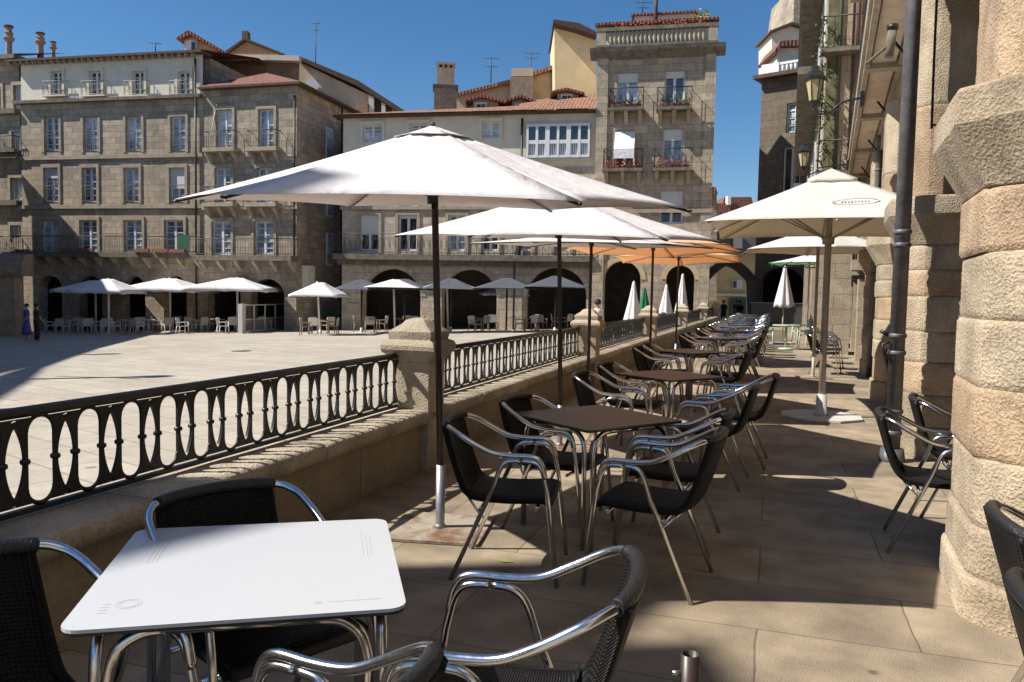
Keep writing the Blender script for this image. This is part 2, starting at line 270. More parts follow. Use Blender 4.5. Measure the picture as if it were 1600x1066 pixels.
# ================================================================== terrace furniture
def chair_proto():
    root=empty('terrace_chair',(0,0,0),0,'x','chair')
    TR=.0125
    for s in (-1,1):
        q=lambda x,y,z:(s*x,y,z)
        MB().tube([q(.262,.285,0),q(.268,.225,.50)]+spline([q(.268,.225,.50),q(.266,.198,.60),q(.263,.160,.640),q(.262,.086,.648)],4)[1:],TR,10).build('leg',CHROME,root)
        MB().tube([q(.258,-.275,0),q(.266,-.055,.50)]+spline([q(.266,-.055,.50),q(.265,-.02,.60),q(.263,.02,.640),q(.262,.084,.648)],4)[1:],TR,10).build('leg',CHROME,root)
        m=MB()
        m.tube(spline([q(.268,.215,.56),q(.266,.195,.635),q(.264,.150,.670),q(.264,.04,.672),q(.268,-.06,.682),q(.272,-.15,.722),q(.262,-.235,.768),q(.235,-.285,.792),q(.205,-.312,.800)],5),.0135,10)
        m.build('armrest',CHROME,root)
    t=spline([(-.205,-.312,.800),(-.15,-.335,.805),(-.07,-.348,.808),(0,-.351,.809),(.07,-.348,.808),(.15,-.335,.805),(.205,-.312,.800)],4)
    MB().tube(t,.0205,12).build('back_rail',WRAP,root)
    def sheet(path,hw,name,bow,th=.014):
        m=MB(); P=spline(path,5); n=9; rings=[]
        for i,p in enumerate(P):
            w=hw[0]+(hw[1]-hw[0])*i/(len(P)-1); tt=(P[min(i+1,len(P)-1)]-P[max(i-1,0)]).normalized(); nn=Vector((0,-tt.z,tt.y))
            top=[];bot=[]
            for k in range(n):
                u=-1+2*k/(n-1); c=p+Vector((u*w,0,0))+nn*bow*(1-u*u)
                top.append(c+nn*th); bot.append(c-nn*th)
            rings.append(top+bot[::-1])
        m.loft(rings,True,True)
        for s in (-1,1):
            m.tube([p+Vector((s*(hw[0]+(hw[1]-hw[0])*i/(len(P)-1)),0,0)) for i,p in enumerate(P)],.0175,8)
        return m.build(name,RATTAN,root)
    sheet([(0,-.335,.80),(0,-.30,.68),(0,-.262,.56),(0,-.225,.475),(0,-.195,.445)],(.19,.205),'backrest',-.02)
    o=sheet([(0,-.20,.447),(0,-.15,.430),(0,0,.425),(0,.13,.432),(0,.20,.436),(0,.232,.425)],(.205,.225),'seat',.012)
    MB().tube([(-.22,.235,.425),(.22,.235,.425)],.019,10).build('seat_edge',WRAP,root)
    for y in (-.12,.17):
        MB().tube([(-.272,y,.385 if y<0 else .40),(.272,y,.385 if y<0 else .40)],.010,8).build('stretcher',CHROME,root)
    for s in (-1,1):
        MB().tube([(s*.27,-.12,.36),(s*.2,-.20,.43)],.007,6).build('brace',CHROME,root)
    return root
CHAIR=chair_proto(); CH_USED=[False]
def chair(x,y,ang,label,group='black and aluminium terrace chairs',z=0):
    """ang: direction the chair faces, degrees from +x"""
    rz=R(ang-90)
    if not CH_USED[0]:
        CH_USED[0]=True; CHAIR.location=(x,y,z); CHAIR.rotation_euler=(0,0,rz); CHAIR['label']=label; CHAIR['group']=group; return CHAIR
    return dup(CHAIR,(x,y,z),rz,label,group)
def rounded(w,d,r,n=5):
    out=[]
    for cx,cy,a0 in ((w-r,d-r,0),(-w+r,d-r,90),(-w+r,-d+r,180),(w-r,-d+r,270)):
        for k in range(n+1):
            a=R(a0+90*k/n); out.append((cx+r*math.cos(a),cy+r*math.sin(a)))
    return out
def table_proto(top,cat='table',cr_=.045):
    root=empty('cafe_table',(0,0,0),0,'x','table'); h=.39
    MB().prism(rounded(h,h,cr_),.722,.7305).build('tabletop',top,root)
    MB().prism(rounded(h-.001,h-.001,cr_),.714,.7216).build('tabletop_edge',BLACKEDGE,root)
    i=.335; g=.035
    for a in range(4):
        M=Matrix.Rotation(R(90*a),3,'Z')
        m=MB()
        m.tube([M@Vector(p) for p in [(i,i-g,0),(i,i-g,.58)]+spline([(i,i-g,.58),(i,i-g-.02,.65),(i,i-g-.07,.69),(i,i-g-.13,.699)],4)[1:]],.0145,10)
        m.tube([M@Vector(p) for p in [(i-g,i,0),(i-g,i,.58)]+spline([(i-g,i,.58),(i-g-.02,i,.65),(i-g-.07,i,.69),(i-g-.13,i,.699)],4)[1:]],.0145,10)
        m.build('leg',CHROME,root)
        MB().tube([M@Vector((i,-.17,.699)),M@Vector((i,.17,.699))],.0145,10).build('frame_rail',CHROME,root)
    return root
TB=table_proto(BROWNTOP,cr_=.018); TB_used=[0]
def table(x,y,ang,label,group='brown topped tables along the wall'):
    if not TB_used[0]:
        TB_used[0]=1; TB.location=(x,y,0); TB.rotation_euler=(0,0,R(ang)); TB['label']=label; TB['group']=group; return TB
    return dup(TB,(x,y,0),R(ang),label,group)
# white table in the foreground
TW=table_proto(WHITETOP); TW.name='cafe_table'; TW.location=(-1.355,1.86,0); TW.rotation_euler=(0,0,R(31))
TW['label']='white square table with polished tube legs, nearest the camera'
for rr in (.022,.030):
    MB().loft([[(-.27+r_*math.cos(R(a)),-.25+r_*math.sin(R(a)),.7309) for a in range(0,360,15)] for r_ in (rr,rr-.0022)],caps=False,smooth=False).build('printed_ring',PRINT,TW)
for q in [(-.33,-.31,-.30+.018*k,-.297+.018*k) for k in range(4)]+[(-.295+.012*k,-.293+.012*k,.05,.27) for k in range(3)]+[(.30+.012*k,.302+.012*k,.02,.25-.03*k) for k in range(3)]+[(.20,.33,-.322,-.319),(.17,.185,-.328,-.314)]:
    MB().box(*q,.7307,.7310).build('printed_line',PRINT,TW)
def around(cx,cy,a,r,lab,ks=(0,1,2,3),jit=4,grp=None):
    names=['front left','front right','back right','back left']; dirs=[233,323,53,143]
    for k in ks:
        j=random.uniform(-jit,jit); dx,dy,an=[(-.28,-.80,-4),(.50,-.85,175),(.52,.02,177),(-.27,.0,-6)][k]
        chair(cx+dx+random.uniform(-.05,.05),cy+dy+random.uniform(-.06,.06),an+j,lab%names[k],grp or 'black and aluminium terrace chairs')
# chairs of the foreground table
chair(-1.59,1.35,-10,'black woven chair cut off by the lower left edge, left of the white table')
chair(-1.50,2.10,-27,'black woven chair behind the white table, back turned to the stone wall')
chair(-.64,1.90,186,'black woven chair right of the white table, its shiny curved arms nearest the camera')
chair(-.94,1.23,171,'black woven chair at the bottom edge of the picture in front of the white table')
# second table
T2=(-1.05,4.95)
table(*T2,53,'brown square table nearest the camera, behind the white table')
chair(-1.32,4.08,9,'black woven chair beside the nearest parasol post, front left of the nearest brown table')
chair(-.565,4.18,173,'black woven chair front right of the nearest brown table, its back towards the pillars')
chair(-1.28,4.95,-9,'black woven chair behind the nearest brown table, next to the stone wall')
chair(-.56,4.93,177,'black woven chair right of the nearest brown table, half hidden behind the front right chair')
T3=(-.95,7.93); table(*T3,54,'brown square table, second brown one from the camera')
chair(-1.27,6.82,-4,'black woven chair front left of the second brown table, beside the stone wall')
chair(-1.27,7.9,-7,'black woven chair back left of the second brown table, beside the stone wall')
chair(-.44,6.62,174,'black woven chair front right of the second brown table')
chair(-.28,7.52,178,'black woven chair right of the second brown table, its back to the open walkway')
T4=(-1.1,11.6); table(*T4,52,'brown square table, third brown one from the camera')
around(*T4,8,.82,'black woven chair %s of the third brown table')
T5=(-1.0,15.7); table(*T5,50,'brown square table, fourth brown one from the camera')
around(*T5,8,.80,'black woven chair %s of the fourth brown table')
for i,(x,y) in enumerate([(-.95,19.3),(-.95,22.2)]):
    table(x,y,52,'brown square table, %s brown one from the camera'%ORD[4+i]); around(x,y,8,.80,'black woven chair %s'+' of the %s brown table'%ORD[4+i])
# steel-topped tables farther on
TS=table_proto(ALU_TOP)
for i in range(9):
    y=24.4+i*1.9; x=-.95
    lab='steel topped table far along the wall, %s beyond the brown ones'%ORD[i]
    if i==0: TS.location=(x,y,0); TS.rotation_euler=(0,0,R(45)); TS['label']=lab; TS['group']='steel topped tables at the far end'
    else: dup(TS,(x,y,0),R(45),lab,'steel topped tables at the far end')
    around(x,y,2,.74,'shiny chair %s'+' of the %s steel topped table'%ORD[i],grp='chairs around the steel topped tables')
# chairs under the arcade on the right
chair(1.0,5.36,-5,'woven chair half hidden by the big pillar, nearer of the two beside the downpipe')
chair(1.33,6.3,-5,'woven chair half hidden by the big pillar, farther of the two beside the downpipe')
chair(1.07,2.90,0,'black woven chair cut off by the right edge, beside the foot of the big pillar')
chair(.94,2.12,0,'black woven chair at the lower right corner, nearest chair on the right')
chair(1.75,11.2,-5,'dark chair in the shade of the arcade beyond the downpipe, nearer one'); chair(1.85,12.1,-5,'dark chair in the shade of the arcade beyond the downpipe, farther one')
for k,(x,y) in enumerate([(1.05,17.2),(1.2,18.6),(1.25,20.2),(1.3,22)]):
    chair(x,y,-10,'shiny black chair on the walkway behind the cream parasol post, %s from the camera'%ORD[k],'chairs by the arcade piers')
# umbrella base tube, lower right
r=empty('parasol_socket',(-.215,2.62,0),0,'empty dark tube socket standing on the paving at the bottom edge','socket')
N=18
def cring(rr,z): return [(rr*math.cos(2*math.pi*k/N),rr*math.sin(2*math.pi*k/N),z) for k in range(N)]
MB().loft([cring(.031,0),cring(.031,.325),cring(.027,.325),cring(.027,.01)],False,True).build('tube',POLE,r,fix=False)
MB().lathe([(0,0),(.09,0),(.09,.012),(0,.012)],14).build('flange',POLE,r); MB().tube([(-.03,-.01,.26),(-.055,-.02,.26)],.008,6).build('clamp_screw',STEEL,r)
# ================================================================== parasols
def ring(n,rad,z,rot=0,sq=None): return [(rad*math.cos(rot+2*math.pi*k/n),rad*math.sin(rot+2*math.pi*k/n),z) for k in range(n)]
def canopy_mesh(corners,apex,sag=.05,rows=8,cols=8,r0_=.0,hang=.0,valance=0):
    """corners: list of (x,y,z) rim points; panels are slightly hollow like stretched cloth"""
    m=MB(); n=len(corners); C_=[Vector(c) for c in corners]; A=Vector(apex)
    for i in range(n):
        a,b_=C_[i],C_[(i+1)%n]; vs=[]; 
        for r_ in range(rows+1):
            t=r0_+(1-r0_)*r_/rows
            for c in range(cols+1):
                u=c/cols; e=a.lerp(b_,u); 
                e=e+(A-e)*(.035*4*u*(1-u)); p=A.lerp(e,t)
                z=-sag*math.sin(math.pi*min(1,t))*(.4+.6*(4*u*(1-u)))-.012*math.sin(u*math.pi*5)*t*(1-t)*2
                vs.append(p+Vector((0,0,z)))
        fs=[(r_*(cols+1)+c,r_*(cols+1)+c+1,(r_+1)*(cols+1)+c+1,(r_+1)*(cols+1)+c) for r_ in range(rows) for c in range(cols)]
        if valance:
            k=len(vs); base=rows*(cols+1)
            for c in range(cols+1):
                v=vs[base+c]; vs.append(v+Vector((v.x*.01,v.y*.01,-valance*(1-.25*math.sin(c/cols*math.pi*4)**2))))
            fs+=[(base+c,base+c+1,k+c+1,k+c) for c in range(cols)]
        m.add(vs,fs,True)
    return m
def thick(o,t=.0025):
    s=o.modifiers.new('thickness','SOLIDIFY'); s.thickness=t; return o
def hex_parasol(loc,rim_z,tilt,label,mat,R_=1.62,rise=.50,rot=0,plate=True,pole=POLE,polelow=GALV,group='hexagonal parasols along the wall',n=6,tdir=None,poleR=.0215,lean=(0,0)):
    root=empty('parasol',loc,0,label,'parasol',group)
    H=rim_z+rise*.75
    MB().tube([(0,0,.40),(lean[0],lean[1],H)],poleR,12).build('pole',pole,root)
    MB().lathe([(.0,.02),(.05,.02),(.03,.035),(.029,.05),(.029,.415),(.0,.415)],14).build('pole_foot',polelow,root)
    if plate:
        pr=MB().prism([(x*1,y*1) for x,y in rounded(.30,.30,.01,2)],.004,.02).build('base_plate',PLATE,root); pr.rotation_euler=(0,0,R(10))
    MB().tube([(0,-.02,.36),(0,.045,.36)],.008,6).build('clamp_screw',POLE,root)
    ca=empty('canopy_hinge',(0,0,0),0,None,None)
    # canopy in its own tilted space (built directly in parent's space)
    dz=Vector((math.sin(YAW),-math.cos(YAW),0)) if tdir is None else Vector(tdir)     # the side that hangs lower
    ax=Vector((0,0,1)).cross(dz).normalized(); M=Matrix.Translation((lean[0],lean[1],rim_z))@Matrix.Rotation(tilt,4,ax)
    bpy.data.objects.remove(ca)
    rims=[(R_*math.cos(rot+2*math.pi*k/n),R_*math.sin(rot+2*math.pi*k/n),0) for k in range(n)]
    T=lambda p:M@Vector(p)
    c=canopy_mesh(rims,(0,0,rise),.035,rows=8,cols=10,r0_=.10); c.v=[T(v) for v in c.v]; thick(c.build('canopy',mat,root))
    v=canopy_mesh([(p[0]*.15,p[1]*.15,rise*.86) for p in rims],(0,0,rise+.005),.012,rows=3,cols=4); v.v=[T(x) for x in v.v]; thick(v.build('vent_cap',mat,root))
    MB().lathe([(0,0),(.02,0),(.012,.02),(0,.025)],8,T((0,0,rise-.0))).build('finial',pole,root)
    hz_=max(rise-.42,.04)
    for p in rims:
        a=Vector((0,0,rise-.05)); e=Vector(p)*.985; mid=a.lerp(e,.5)+Vector((0,0,-.04))
        MB().tube([T(a),T(mid),T(e+Vector((0,0,-.012)))],.008,6).build('rib',pole,root)
        MB().tube([T((0,0,hz_)),T(a.lerp(e,.52)+Vector((0,0,-.03)))],.007,6).build('strut',pole,root)
        MB().tube([T(e+Vector((0,0,-.015))),T(Vector(p)*1.003+Vector((0,0,-.012)))],.008,6).build('rib_tip',pole,root)
    MB().lathe([(0,hz_-.05),(.036,hz_-.05),(.036,hz_+.04),(0,hz_+.04)],10,M.translation).build('hub',pole,root)
    return root
hr=YAW
hex_parasol((-1.95,4.57,0),2.045,R(5.2),'white hexagonal parasol nearest the camera, on a dark post and rusty base plate',CW,1.60,.47,hr,lean=(-.07,-.02))
hex_parasol((-1.95,7.54,0),2.05,R(3.5),'white hexagonal parasol, second from the camera along the wall',CW,1.60,.47,hr,lean=(-.06,0))
hex_parasol((-2.3,10.33,0),2.16,R(2.2),'white hexagonal parasol, third along the wall, seen edge on below the second',CW,1.60,.20,hr)
hex_parasol((-1.98,13.75,0),2.30,R(-1.5),'orange parasol nearer of the two, fourth along the wall',CO,1.62,.34,hr+.1)
hex_parasol((-2.1,18.7,0),2.36,R(-2.5),'orange parasol farther of the two, fifth along the wall',CO,1.62,.34,hr+.25)
# big cream parasol in the walkway
def square_parasol(loc,hw,rim,apex,label,mat,polem,group,rot=0,valance=0,plate=True,poleR=.042,ribs=True,vent=.2,name='parasol',extra=None,px=0):
    root=empty(name,loc,rot,label,'parasol',group)
    MB().tube([(0,0,.02),(px,0,apex-.05)],poleR,14).build('pole',polem,root)
    c=[(hw,hw,rim),(-hw,hw,rim),(-hw,-hw,rim),(hw,-hw,rim)]
    thick(canopy_mesh(c,(0,0,apex),.04,rows=8,cols=10,r0_=.12,valance=valance).build('canopy',mat,root))
    if vent:
        d=apex-rim
        thick(canopy_mesh([(x*vent,y*vent,apex-d*vent+.03) for x,y,z in c],(0,0,apex+.05),.0,rows=4,cols=6,valance=.05).build('vent_cap',mat,root))
    if plate: MB().prism([(.52*math.cos(R(22.5+45*k)),.52*math.sin(R(22.5+45*k))) for k in range(8)],.004,.03).build('base_plate',PLATEW,root)
    if plate: MB().lathe([(0,.03),(.10,.03),(.075,.05),(.06,.30),(0,.30)],14).build('pole_foot',PLATEW,root)
    if ribs:
        hz=apex-.85
        MB().lathe([(0,hz-.05),(.07,hz-.05),(.075,hz+.03),(.05,hz+.05),(0,hz+.05)],12).build('hub',polem,root)
        for k in range(8):
            a=R(45*k); L=hw*1.4 if k%2 else hw; dx,dy=math.cos(a)*L,math.sin(a)*L
            MB().tube([(0,0,apex-.08),(dx*.5,dy*.5,(apex+rim)/2-.07),(dx*.985,dy*.985,rim-.015)],.012,6).build('rib',polem,root)
            MB().tube([(0,0,hz),(dx*.5,dy*.5,(apex+rim)/2-.08)],.011,6).build('strut',polem,root)
    return root
BRP=plain('taupe_pole',(.40,.33,.26),.45,var=.1,scale=12)
o=square_parasol((.64,10.82,0),1.42,2.38,3.10,'large cream square parasol on a thick taupe pole in the middle of the walkway',CC,BRP,'parasols of the walkway')
m=MB(); nr=Vector((0,-(3.17-2.47),1.42)).normalized()
# oval emblem on the near slope of the canopy
A_=Vector((.22,-.86,0)); 
def onslope(x,y): t=-y/1.42; return Vector((x,y,3.10-.72*t-.04*math.sin(math.pi*min(1,t))*(.4+.6*4*(.5+x/2/abs(y)/1)*(.5-x/2/abs(y)/1))+.014))
for q in ((.27,.085),(.24,.068)):
    pass
ringp=[[onslope(.22+ra*math.cos(R(a)),-.86+rb*math.sin(R(a))) for a in range(0,360,12)] for ra,rb in ((.26,.10),(.235,.086))]
m.loft(ringp,caps=False,smooth=False)
for k in range(9):
    x=.06+k*.036; h_=.05 if k%3 else .07
    m.add([onslope(x,-.86-h_/2),onslope(x+.022,-.86-h_/2),onslope(x+.022,-.86+h_/2),onslope(x,-.86+h_/2)],[(0,1,2,3)])
m.build('emblem',plain('emblem_grey',(.42,.43,.47),.7),o)
hex_parasol((.79,16.3,0),2.42,R(0),'ivory parasol behind the cream one, with a tan underside',CT,1.55,.50,YAW+.3,group='parasols of the walkway',pole=BRP,polelow=BRP,poleR=.03)
o=hex_parasol((1.05,26.5,0),2.62,R(0),'small white parasol with a green rim far down the walkway',CW,1.25,.30,YAW,plate=False,group='parasols of the walkway',pole=BRP,polelow=BRP,n=8)
m=MB(); 
for k in range(8):
    a0,a1=YAW+2*math.pi*k/8,YAW+2*math.pi*(k+1)/8
    P=[Vector((1.25*math.cos(a),1.25*math.sin(a),2.62)) for a in (a0,a1)]
    m.tube([P[0],(P[0]+P[1])/2*.965,P[1]],.022,6)
m.build('green_rim',CGR,o)
def closed_parasol(loc,h,r,mat,label,pole=BRP,z0=.75,seed=1):
    root=empty('closed_parasol',loc,0,label,'parasol','folded parasols'); n=28; rings=[]
    for i in range(13):
        t=i/12; rr=.045+(r-.045)*(t**1.1); z=h-(h-z0)*t
        rings.append([((rr*(1+.22*math.sin(k*2*math.pi/n*7+seed+t))*math.cos(2*math.pi*k/n)),(rr*(1+.22*math.sin(k*2*math.pi/n*7+seed+t))*math.sin(2*math.pi*k/n)),z+(.05*math.sin(k*1.9) if i==12 else 0)) for k in range(n)])
    MB().loft([[(x*.15,y*.15,h+.06) for x,y,z in rings[0]]]+rings,caps=True).build('folded_canopy',mat,root)
    MB().tube([(0,0,0),(0,0,z0+.2)],.03,10).build('pole',pole,root)
    MB().prism([(.4*math.cos(R(45*k)),.4*math.sin(R(45*k))) for k in range(8)],0,.06).build('base_plate',PLATEW,root)
    return root
closed_parasol((.35,28,0),2.55,.30,CW,'folded white parasol at the far end of the walkway',z0=1.25)
# ================================================================== parapet wall, pillars, railing
PILY=[6.28,12.95,19.9,27.4,36,44.3]
wall=empty('parapet_wall',(-2.95,0,0),0,'low stone wall with granite coping between the terrace and the square','wall')
MB().box(-.17,.15,-6,45.6,-.9,.40).build('wall_body',WALLSTONE,wall)
y=-6; k=0
while y<45.5:
    L=1.5+.25*math.sin(k*2.1); y2=min(y+L,45.6)
    if k*1.0<40:
        bb=bmesh.new(); nx,ny=6,12
        prof=[(.145,.36),(.185,.375),(.212,.40),(.225,.43),(.225,.472),(.205,.494),(.17,.502),(-.15,.502),(-.2,.48),(-.2,.38)]
        rings=[]
        for j in range(ny+1):
            yy=y+.004+(y2-y-.008)*j/ny; rg=[]
            for (x,z) in prof:
                nz=noise.noise(Vector((x*6,yy*3,z*6)))*.004+noise.noise(Vector((x*20,yy*14,z*20)))*.003
                rg.append((x+nz*(1 if x>0 else 0),yy,z+nz*.6))
            rings.append(rg)
        MB().loft(rings,True,True).build('coping_stone',CAPSTONE,wall)
        bb.free()
    y=y2; k+=1
def smoothed_block(m,xs,ys,zs,amp=.008,f=9,seed=0,r=.02,div=5):
    """box with rounded, slightly rough faces"""
    (x0,x1),(y0,y1),(z0,z1)=xs,ys,zs
def pillar(y,i):
    root=empty('stone_pillar',(-2.90,y,0),0,'%s stone pillar of the railing from the camera, with moulded cap'%ORD[i],'pillar','stone pillars of the terrace railing')
    def sqr(h,z,rr=.012,nn=7,amp=.004):
        pts=[]
        per=[(-h,-h),(h,-h),(h,h),(-h,h)]
        for a in range(4):
            p,q=per[a],per[(a+1)%4]
            for k in range(nn):
                t=k/nn; x=p[0]+(q[0]-p[0])*t; yy=p[1]+(q[1]-p[1])*t
                if k==0: x*=1-rr/h*.5; yy*=1-rr/h*.5
                d=noise.noise(Vector((x*14+y,yy*14,z*14)))*amp*2+noise.noise(Vector((x*40,yy*40+y,z*40)))*amp
                l=math.hypot(x,yy); pts.append((x*(1+d/l),yy*(1+d/l),z+noise.noise(Vector((x*15,yy*15,z*9+5)))*amp))
        return pts
    sh=[(.17,z) for z in [-.3,0,.2,.4,.52,.58,.64,.70,.76,.82,.87]]+[(.175,.90)]
    so_=MB().loft([sqr(h,z,.006,7,.0025) for h,z in sh],True,True).build('shaft',CAPSTONE,root)
    so_.data.edges.foreach_set('use_edge_sharp',[abs(e_.vertices[0]-e_.vertices[1])==28 and min(e_.vertices)%7==0 for e_ in so_.data.edges])
    def crisp(o,nper,rs_):
        for e_ in o.data.edges:
            a_,b_=sorted(e_.vertices)
            if b_-a_==nper*4 and a_%nper==0: e_.use_edge_sharp=True
            if a_//(nper*4)==b_//(nper*4) and a_//(nper*4) in rs_: e_.use_edge_sharp=True
    cp=[(.172,.900),(.185,.93),(.215,.965),(.24,.985),(.252,1.01),(.252,1.045),(.235,1.075),(.20,1.095),(.20,1.11),(.205,1.13),(.20,1.165),(.17,1.19),(.12,1.225),(.09,1.26),(.05,1.275),(.005,1.28)]
    crisp(MB().loft([sqr(h,z,.012,7,.004 if h>.06 else .001) for h,z in cp],True,True).build('cap',CAPSTONE,root),7,{0,4,5,7,10})
for i,y in enumerate(PILY): pillar(y,i)
def arc(cx,cz,r_,a0,a1,n=8): return [(cx+r_*math.cos(R(a0+(a1-a0)*k/n)),cz+r_*math.sin(R(a0+(a1-a0)*k/n))) for k in range(n+1)]
def baluster_mesh(p=.255,far=False):
    """one cast iron unit: a tall oval opening with a waisted bar on each side; local y along the rail, z up"""
    m=MB(); z0,z1=.042,.42; wo=.066; hp=p/2; T_=.009
    def ov(z):   # half width of the oval opening
        rr=wo
        if z<z0+rr: return math.sqrt(max(0,rr*rr-(z0+rr-z)**2))
        if z>z1-rr: return math.sqrt(max(0,rr*rr-(z-(z1-rr))**2))
        return rr
    def ln(z):
        a,c=.078,.385
        if .395<z<.418: return .020*math.sin(math.pi*(z-.395)/.023)
        if .044<z<.067: return .020*math.sin(math.pi*(z-.044)/.023)
        if z<a or z>c: return 0
        return .044*math.sin(math.pi*(z-a)/(c-a))**.75
    nz=16 if far else 44
    for s in (-1,1):
        zs=[z0+.002+(z1-z0-.004)*k/nz for k in range(nz+1)]
        A=[]
        for z in zs:
            waist=.0135*math.exp(-((z-.23)/.09)**2) 
            ya=ov(z)+.001; yb=hp-ln(z)-(.0 if ln(z)==0 else .002)
            A.append((s*ya,s*max(ya+.004,yb),z))
        n=len(A); vs=[]
        for (a,c,z) in A: vs+=[(-T_,a,z),(T_,a,z),(T_+.0,c,z),(-T_,c,z)]
        rings=[vs[4*k:4*k+4] for k in range(n)]; m.loft(rings,True,False)
        if not far:
            # teardrop cast details near top and bottom
            for zz in (.392,.067):
                m.loft([[(x_,s*(hp-.014)+(.011+w_)*math.cos(R(q)),zz+(.011+w_)*math.sin(R(q))) for q in range(0,360,40)] for x_,w_ in ((-T_,0),(-T_,.006),(T_,.006),(T_,0),(-T_,0))],caps=False,smooth=False)
            yc=s*(.066+hp-.044)/2
            m.lathe([(0,-.014),(.019,-.010),(.0225,0),(.019,.010),(0,.014)],10,(0,yc,.23))
        else:
            yc=s*(.066+hp-.044)/2; m.box(-.02,.02,yc-.019,yc+.019,.217,.243)
    # stroke round the oval
    pts=[(y_,z_) for y_,z_ in arc(0,z1-wo,wo+.004,0,180,8 if far else 14)]; m.tube([(0,a,c) for a,c in pts],.010,6)
    pts=[(y_,z_) for y_,z_ in arc(0,z0+wo,wo+.004,180,360,8 if far else 14)]; m.tube([(0,a,c) for a,c in pts],.010,6)
    return m
bal_near=None; bal_far=None
spans=[(-3.6,6.28)]+[(PILY[i],PILY[i+1]) for i in range(5)]
for i,(a,c) in enumerate(spans):
    a_=a+.175; c_=c-.175
    root=empty('iron_railing',(-3.02,a_,.51),0,('black cast iron railing with oval openings, nearest section in the left foreground' if i==0 else 'black cast iron railing section between the %s and %s stone pillars'%(ORD[i-1],ORD[i])),'railing','cast iron railings between the pillars')
    n=round((c_-a_)/.255); p=(c_-a_)/n
    MB().tube([(0,0,.448),(0,c_-a_+(.03),.448)],.0235,12).build('top_rail',IRON,root)
    MB().box(-.012,.012,0,c_-a_,.425,.436).build('sub_rail',IRON,root)
    MB().box(-.016,.016,0,c_-a_,.008,.03).build('bottom_rail',IRON,root)
    far=i>=2
    src=None
    for k in range(n):
        if src is None:
            src=baluster_mesh(p,far).build('baluster',IRON,root); o=src
        else:
            o=src.copy(); col.objects.link(o)
        o.location=(0,(k+.5)*p,0)
# ================================================================== right-hand arcade building
TH=R(3.6)
RB=empty('arcaded_building',(.68,0,0),-TH,'stone building on the right with rusticated pillars, long balcony and downpipe','building')
def block(poly,z0,z1,seed,mat,parent,amp=.012,name='stone_block',r=.013):
    """rusticated block: horizontal polygon extruded with pillowed, rough faces"""
    pts=[];n=len(poly)
    for i in range(n):
        p,q=Vector((*poly[i],0)),Vector((*poly[(i+1)%n],0)); L=(q-p).length; k=max(2,int(L/.035))
        for j in range(k): pts.append((p.lerp(q,j/k),min(j,k-j)*L/k))
    c=sum((p for p,_ in pts),Vector())/len(pts)
    y0_=min(q_[1] for q_ in poly); rings=[]; nz=max(8,int((z1-z0)/.02)); off=Vector((seed*3.1,seed*1.7,0))
    for a in range(nz+1):
        t=a/nz; z=z0+(z1-z0)*t; e=min(z-z0,z1-z); inn=r*(1-math.sqrt(max(0,1-(1-min(e,r)/r)**2)))
        rg=[]
        for p,ed in pts:
            d=(p-c).normalized(); ce=.012*max(0,1-ed/.05)
            q=Vector((p.x*5,p.y*5,z*5))+off
            nn=noise.noise(q)*amp*.7+noise.noise(q*4)*amp*.45+noise.noise(q*10)*amp*.4
            w=p-d*(inn+ce-nn*min(1,e/.02)*(1 if abs(p.y-y0_)<.02 else .45)); rg.append((w.x,w.y,z+ (0 if a in(0,nz) else 0)))
        rings.append(rg)
    o=MB().loft(rings,True,True).build(name,mat,parent); npt=len(pts); cn={i for i,(p_,ed_) in enumerate(pts) if ed_==0}
    for e_ in o.data.edges:
        a_,b_=e_.vertices
        if abs(a_-b_)==npt and a_%npt in cn: e_.use_edge_sharp=True
    return o
def pier(s0,k,full):
    base=[(-.02,s0+.95),(-.02,s0+.22),(.15,s0+.03),(1.1,s0+.03),(1.1,s0+.95)]
    seams=[0,.20,.44,.77,1.10,1.42,1.74,2.04] if full else [0,.3,.62,.92,1.22,1.55,1.8,2.04]
    pl=[(x-(.025 if x<.5 else 0),y-(.025 if y<s0+.5 else -.02)) for x,y in base]
    block(pl,-.05,seams[1],k*9+1,GRANITE,RB,.012,'pier_plinth')
    for i in range(1,len(seams)-1):
        sh=.01*math.sin(i*2.3+k); poly=[(x-sh*(x<.5),y+sh*(y<s0+.5)) for x,y in base]
        block(poly,seams[i],seams[i+1],k*9+i+2,GRANITE2 if (i+k)%3==0 else GRANITE,RB,.009,'pier_block')
    # impost
    def ex(d): return [(-.02-d,s0+.95+d*.5),(-.02-d,s0+.22-d*.5),(.15-d*.4,s0+.03-d),(1.1,s0+.03-d),(1.1,s0+.95+d*.5)]
    m=MB(); rings=[]
    for d,z in ((0,2.04),(.02,2.08),(.14,2.30),(.15,2.32),(.15,2.47),(.14,2.485),(.02,2.50)):
        rg=[]
        P=ex(d)
        for i in range(5):
            p,q=P[i],P[(i+1)%5]; kk=8
            for j in range(kk):
                t=j/kk; x=p[0]+(q[0]-p[0])*t; y_=p[1]+(q[1]-p[1])*t
                nz=noise.noise(Vector((x*9,y_*9+k,z*9)))*.006; rg.append((x-nz,y_+nz,z+nz*.5))
        rings.append(rg)
    m.loft(rings,True,False).build('pier_capital',GRANITE,RB,bevel=.006)
    up=[(0,s0+.9),(0,s0+.22),(.14,s0+.08),(1.1,s0+.08),(1.1,s0+.9)]
    for i,(a,c) in enumerate(((2.49,3.35),(3.35,4.42))): block(up,a,c,k*5+i+40,GRANITE if i else GRANITE2,RB,.014 if full else .005,'pier_upper_block')
PS=[4.02+4.33*k for k in range(9)]
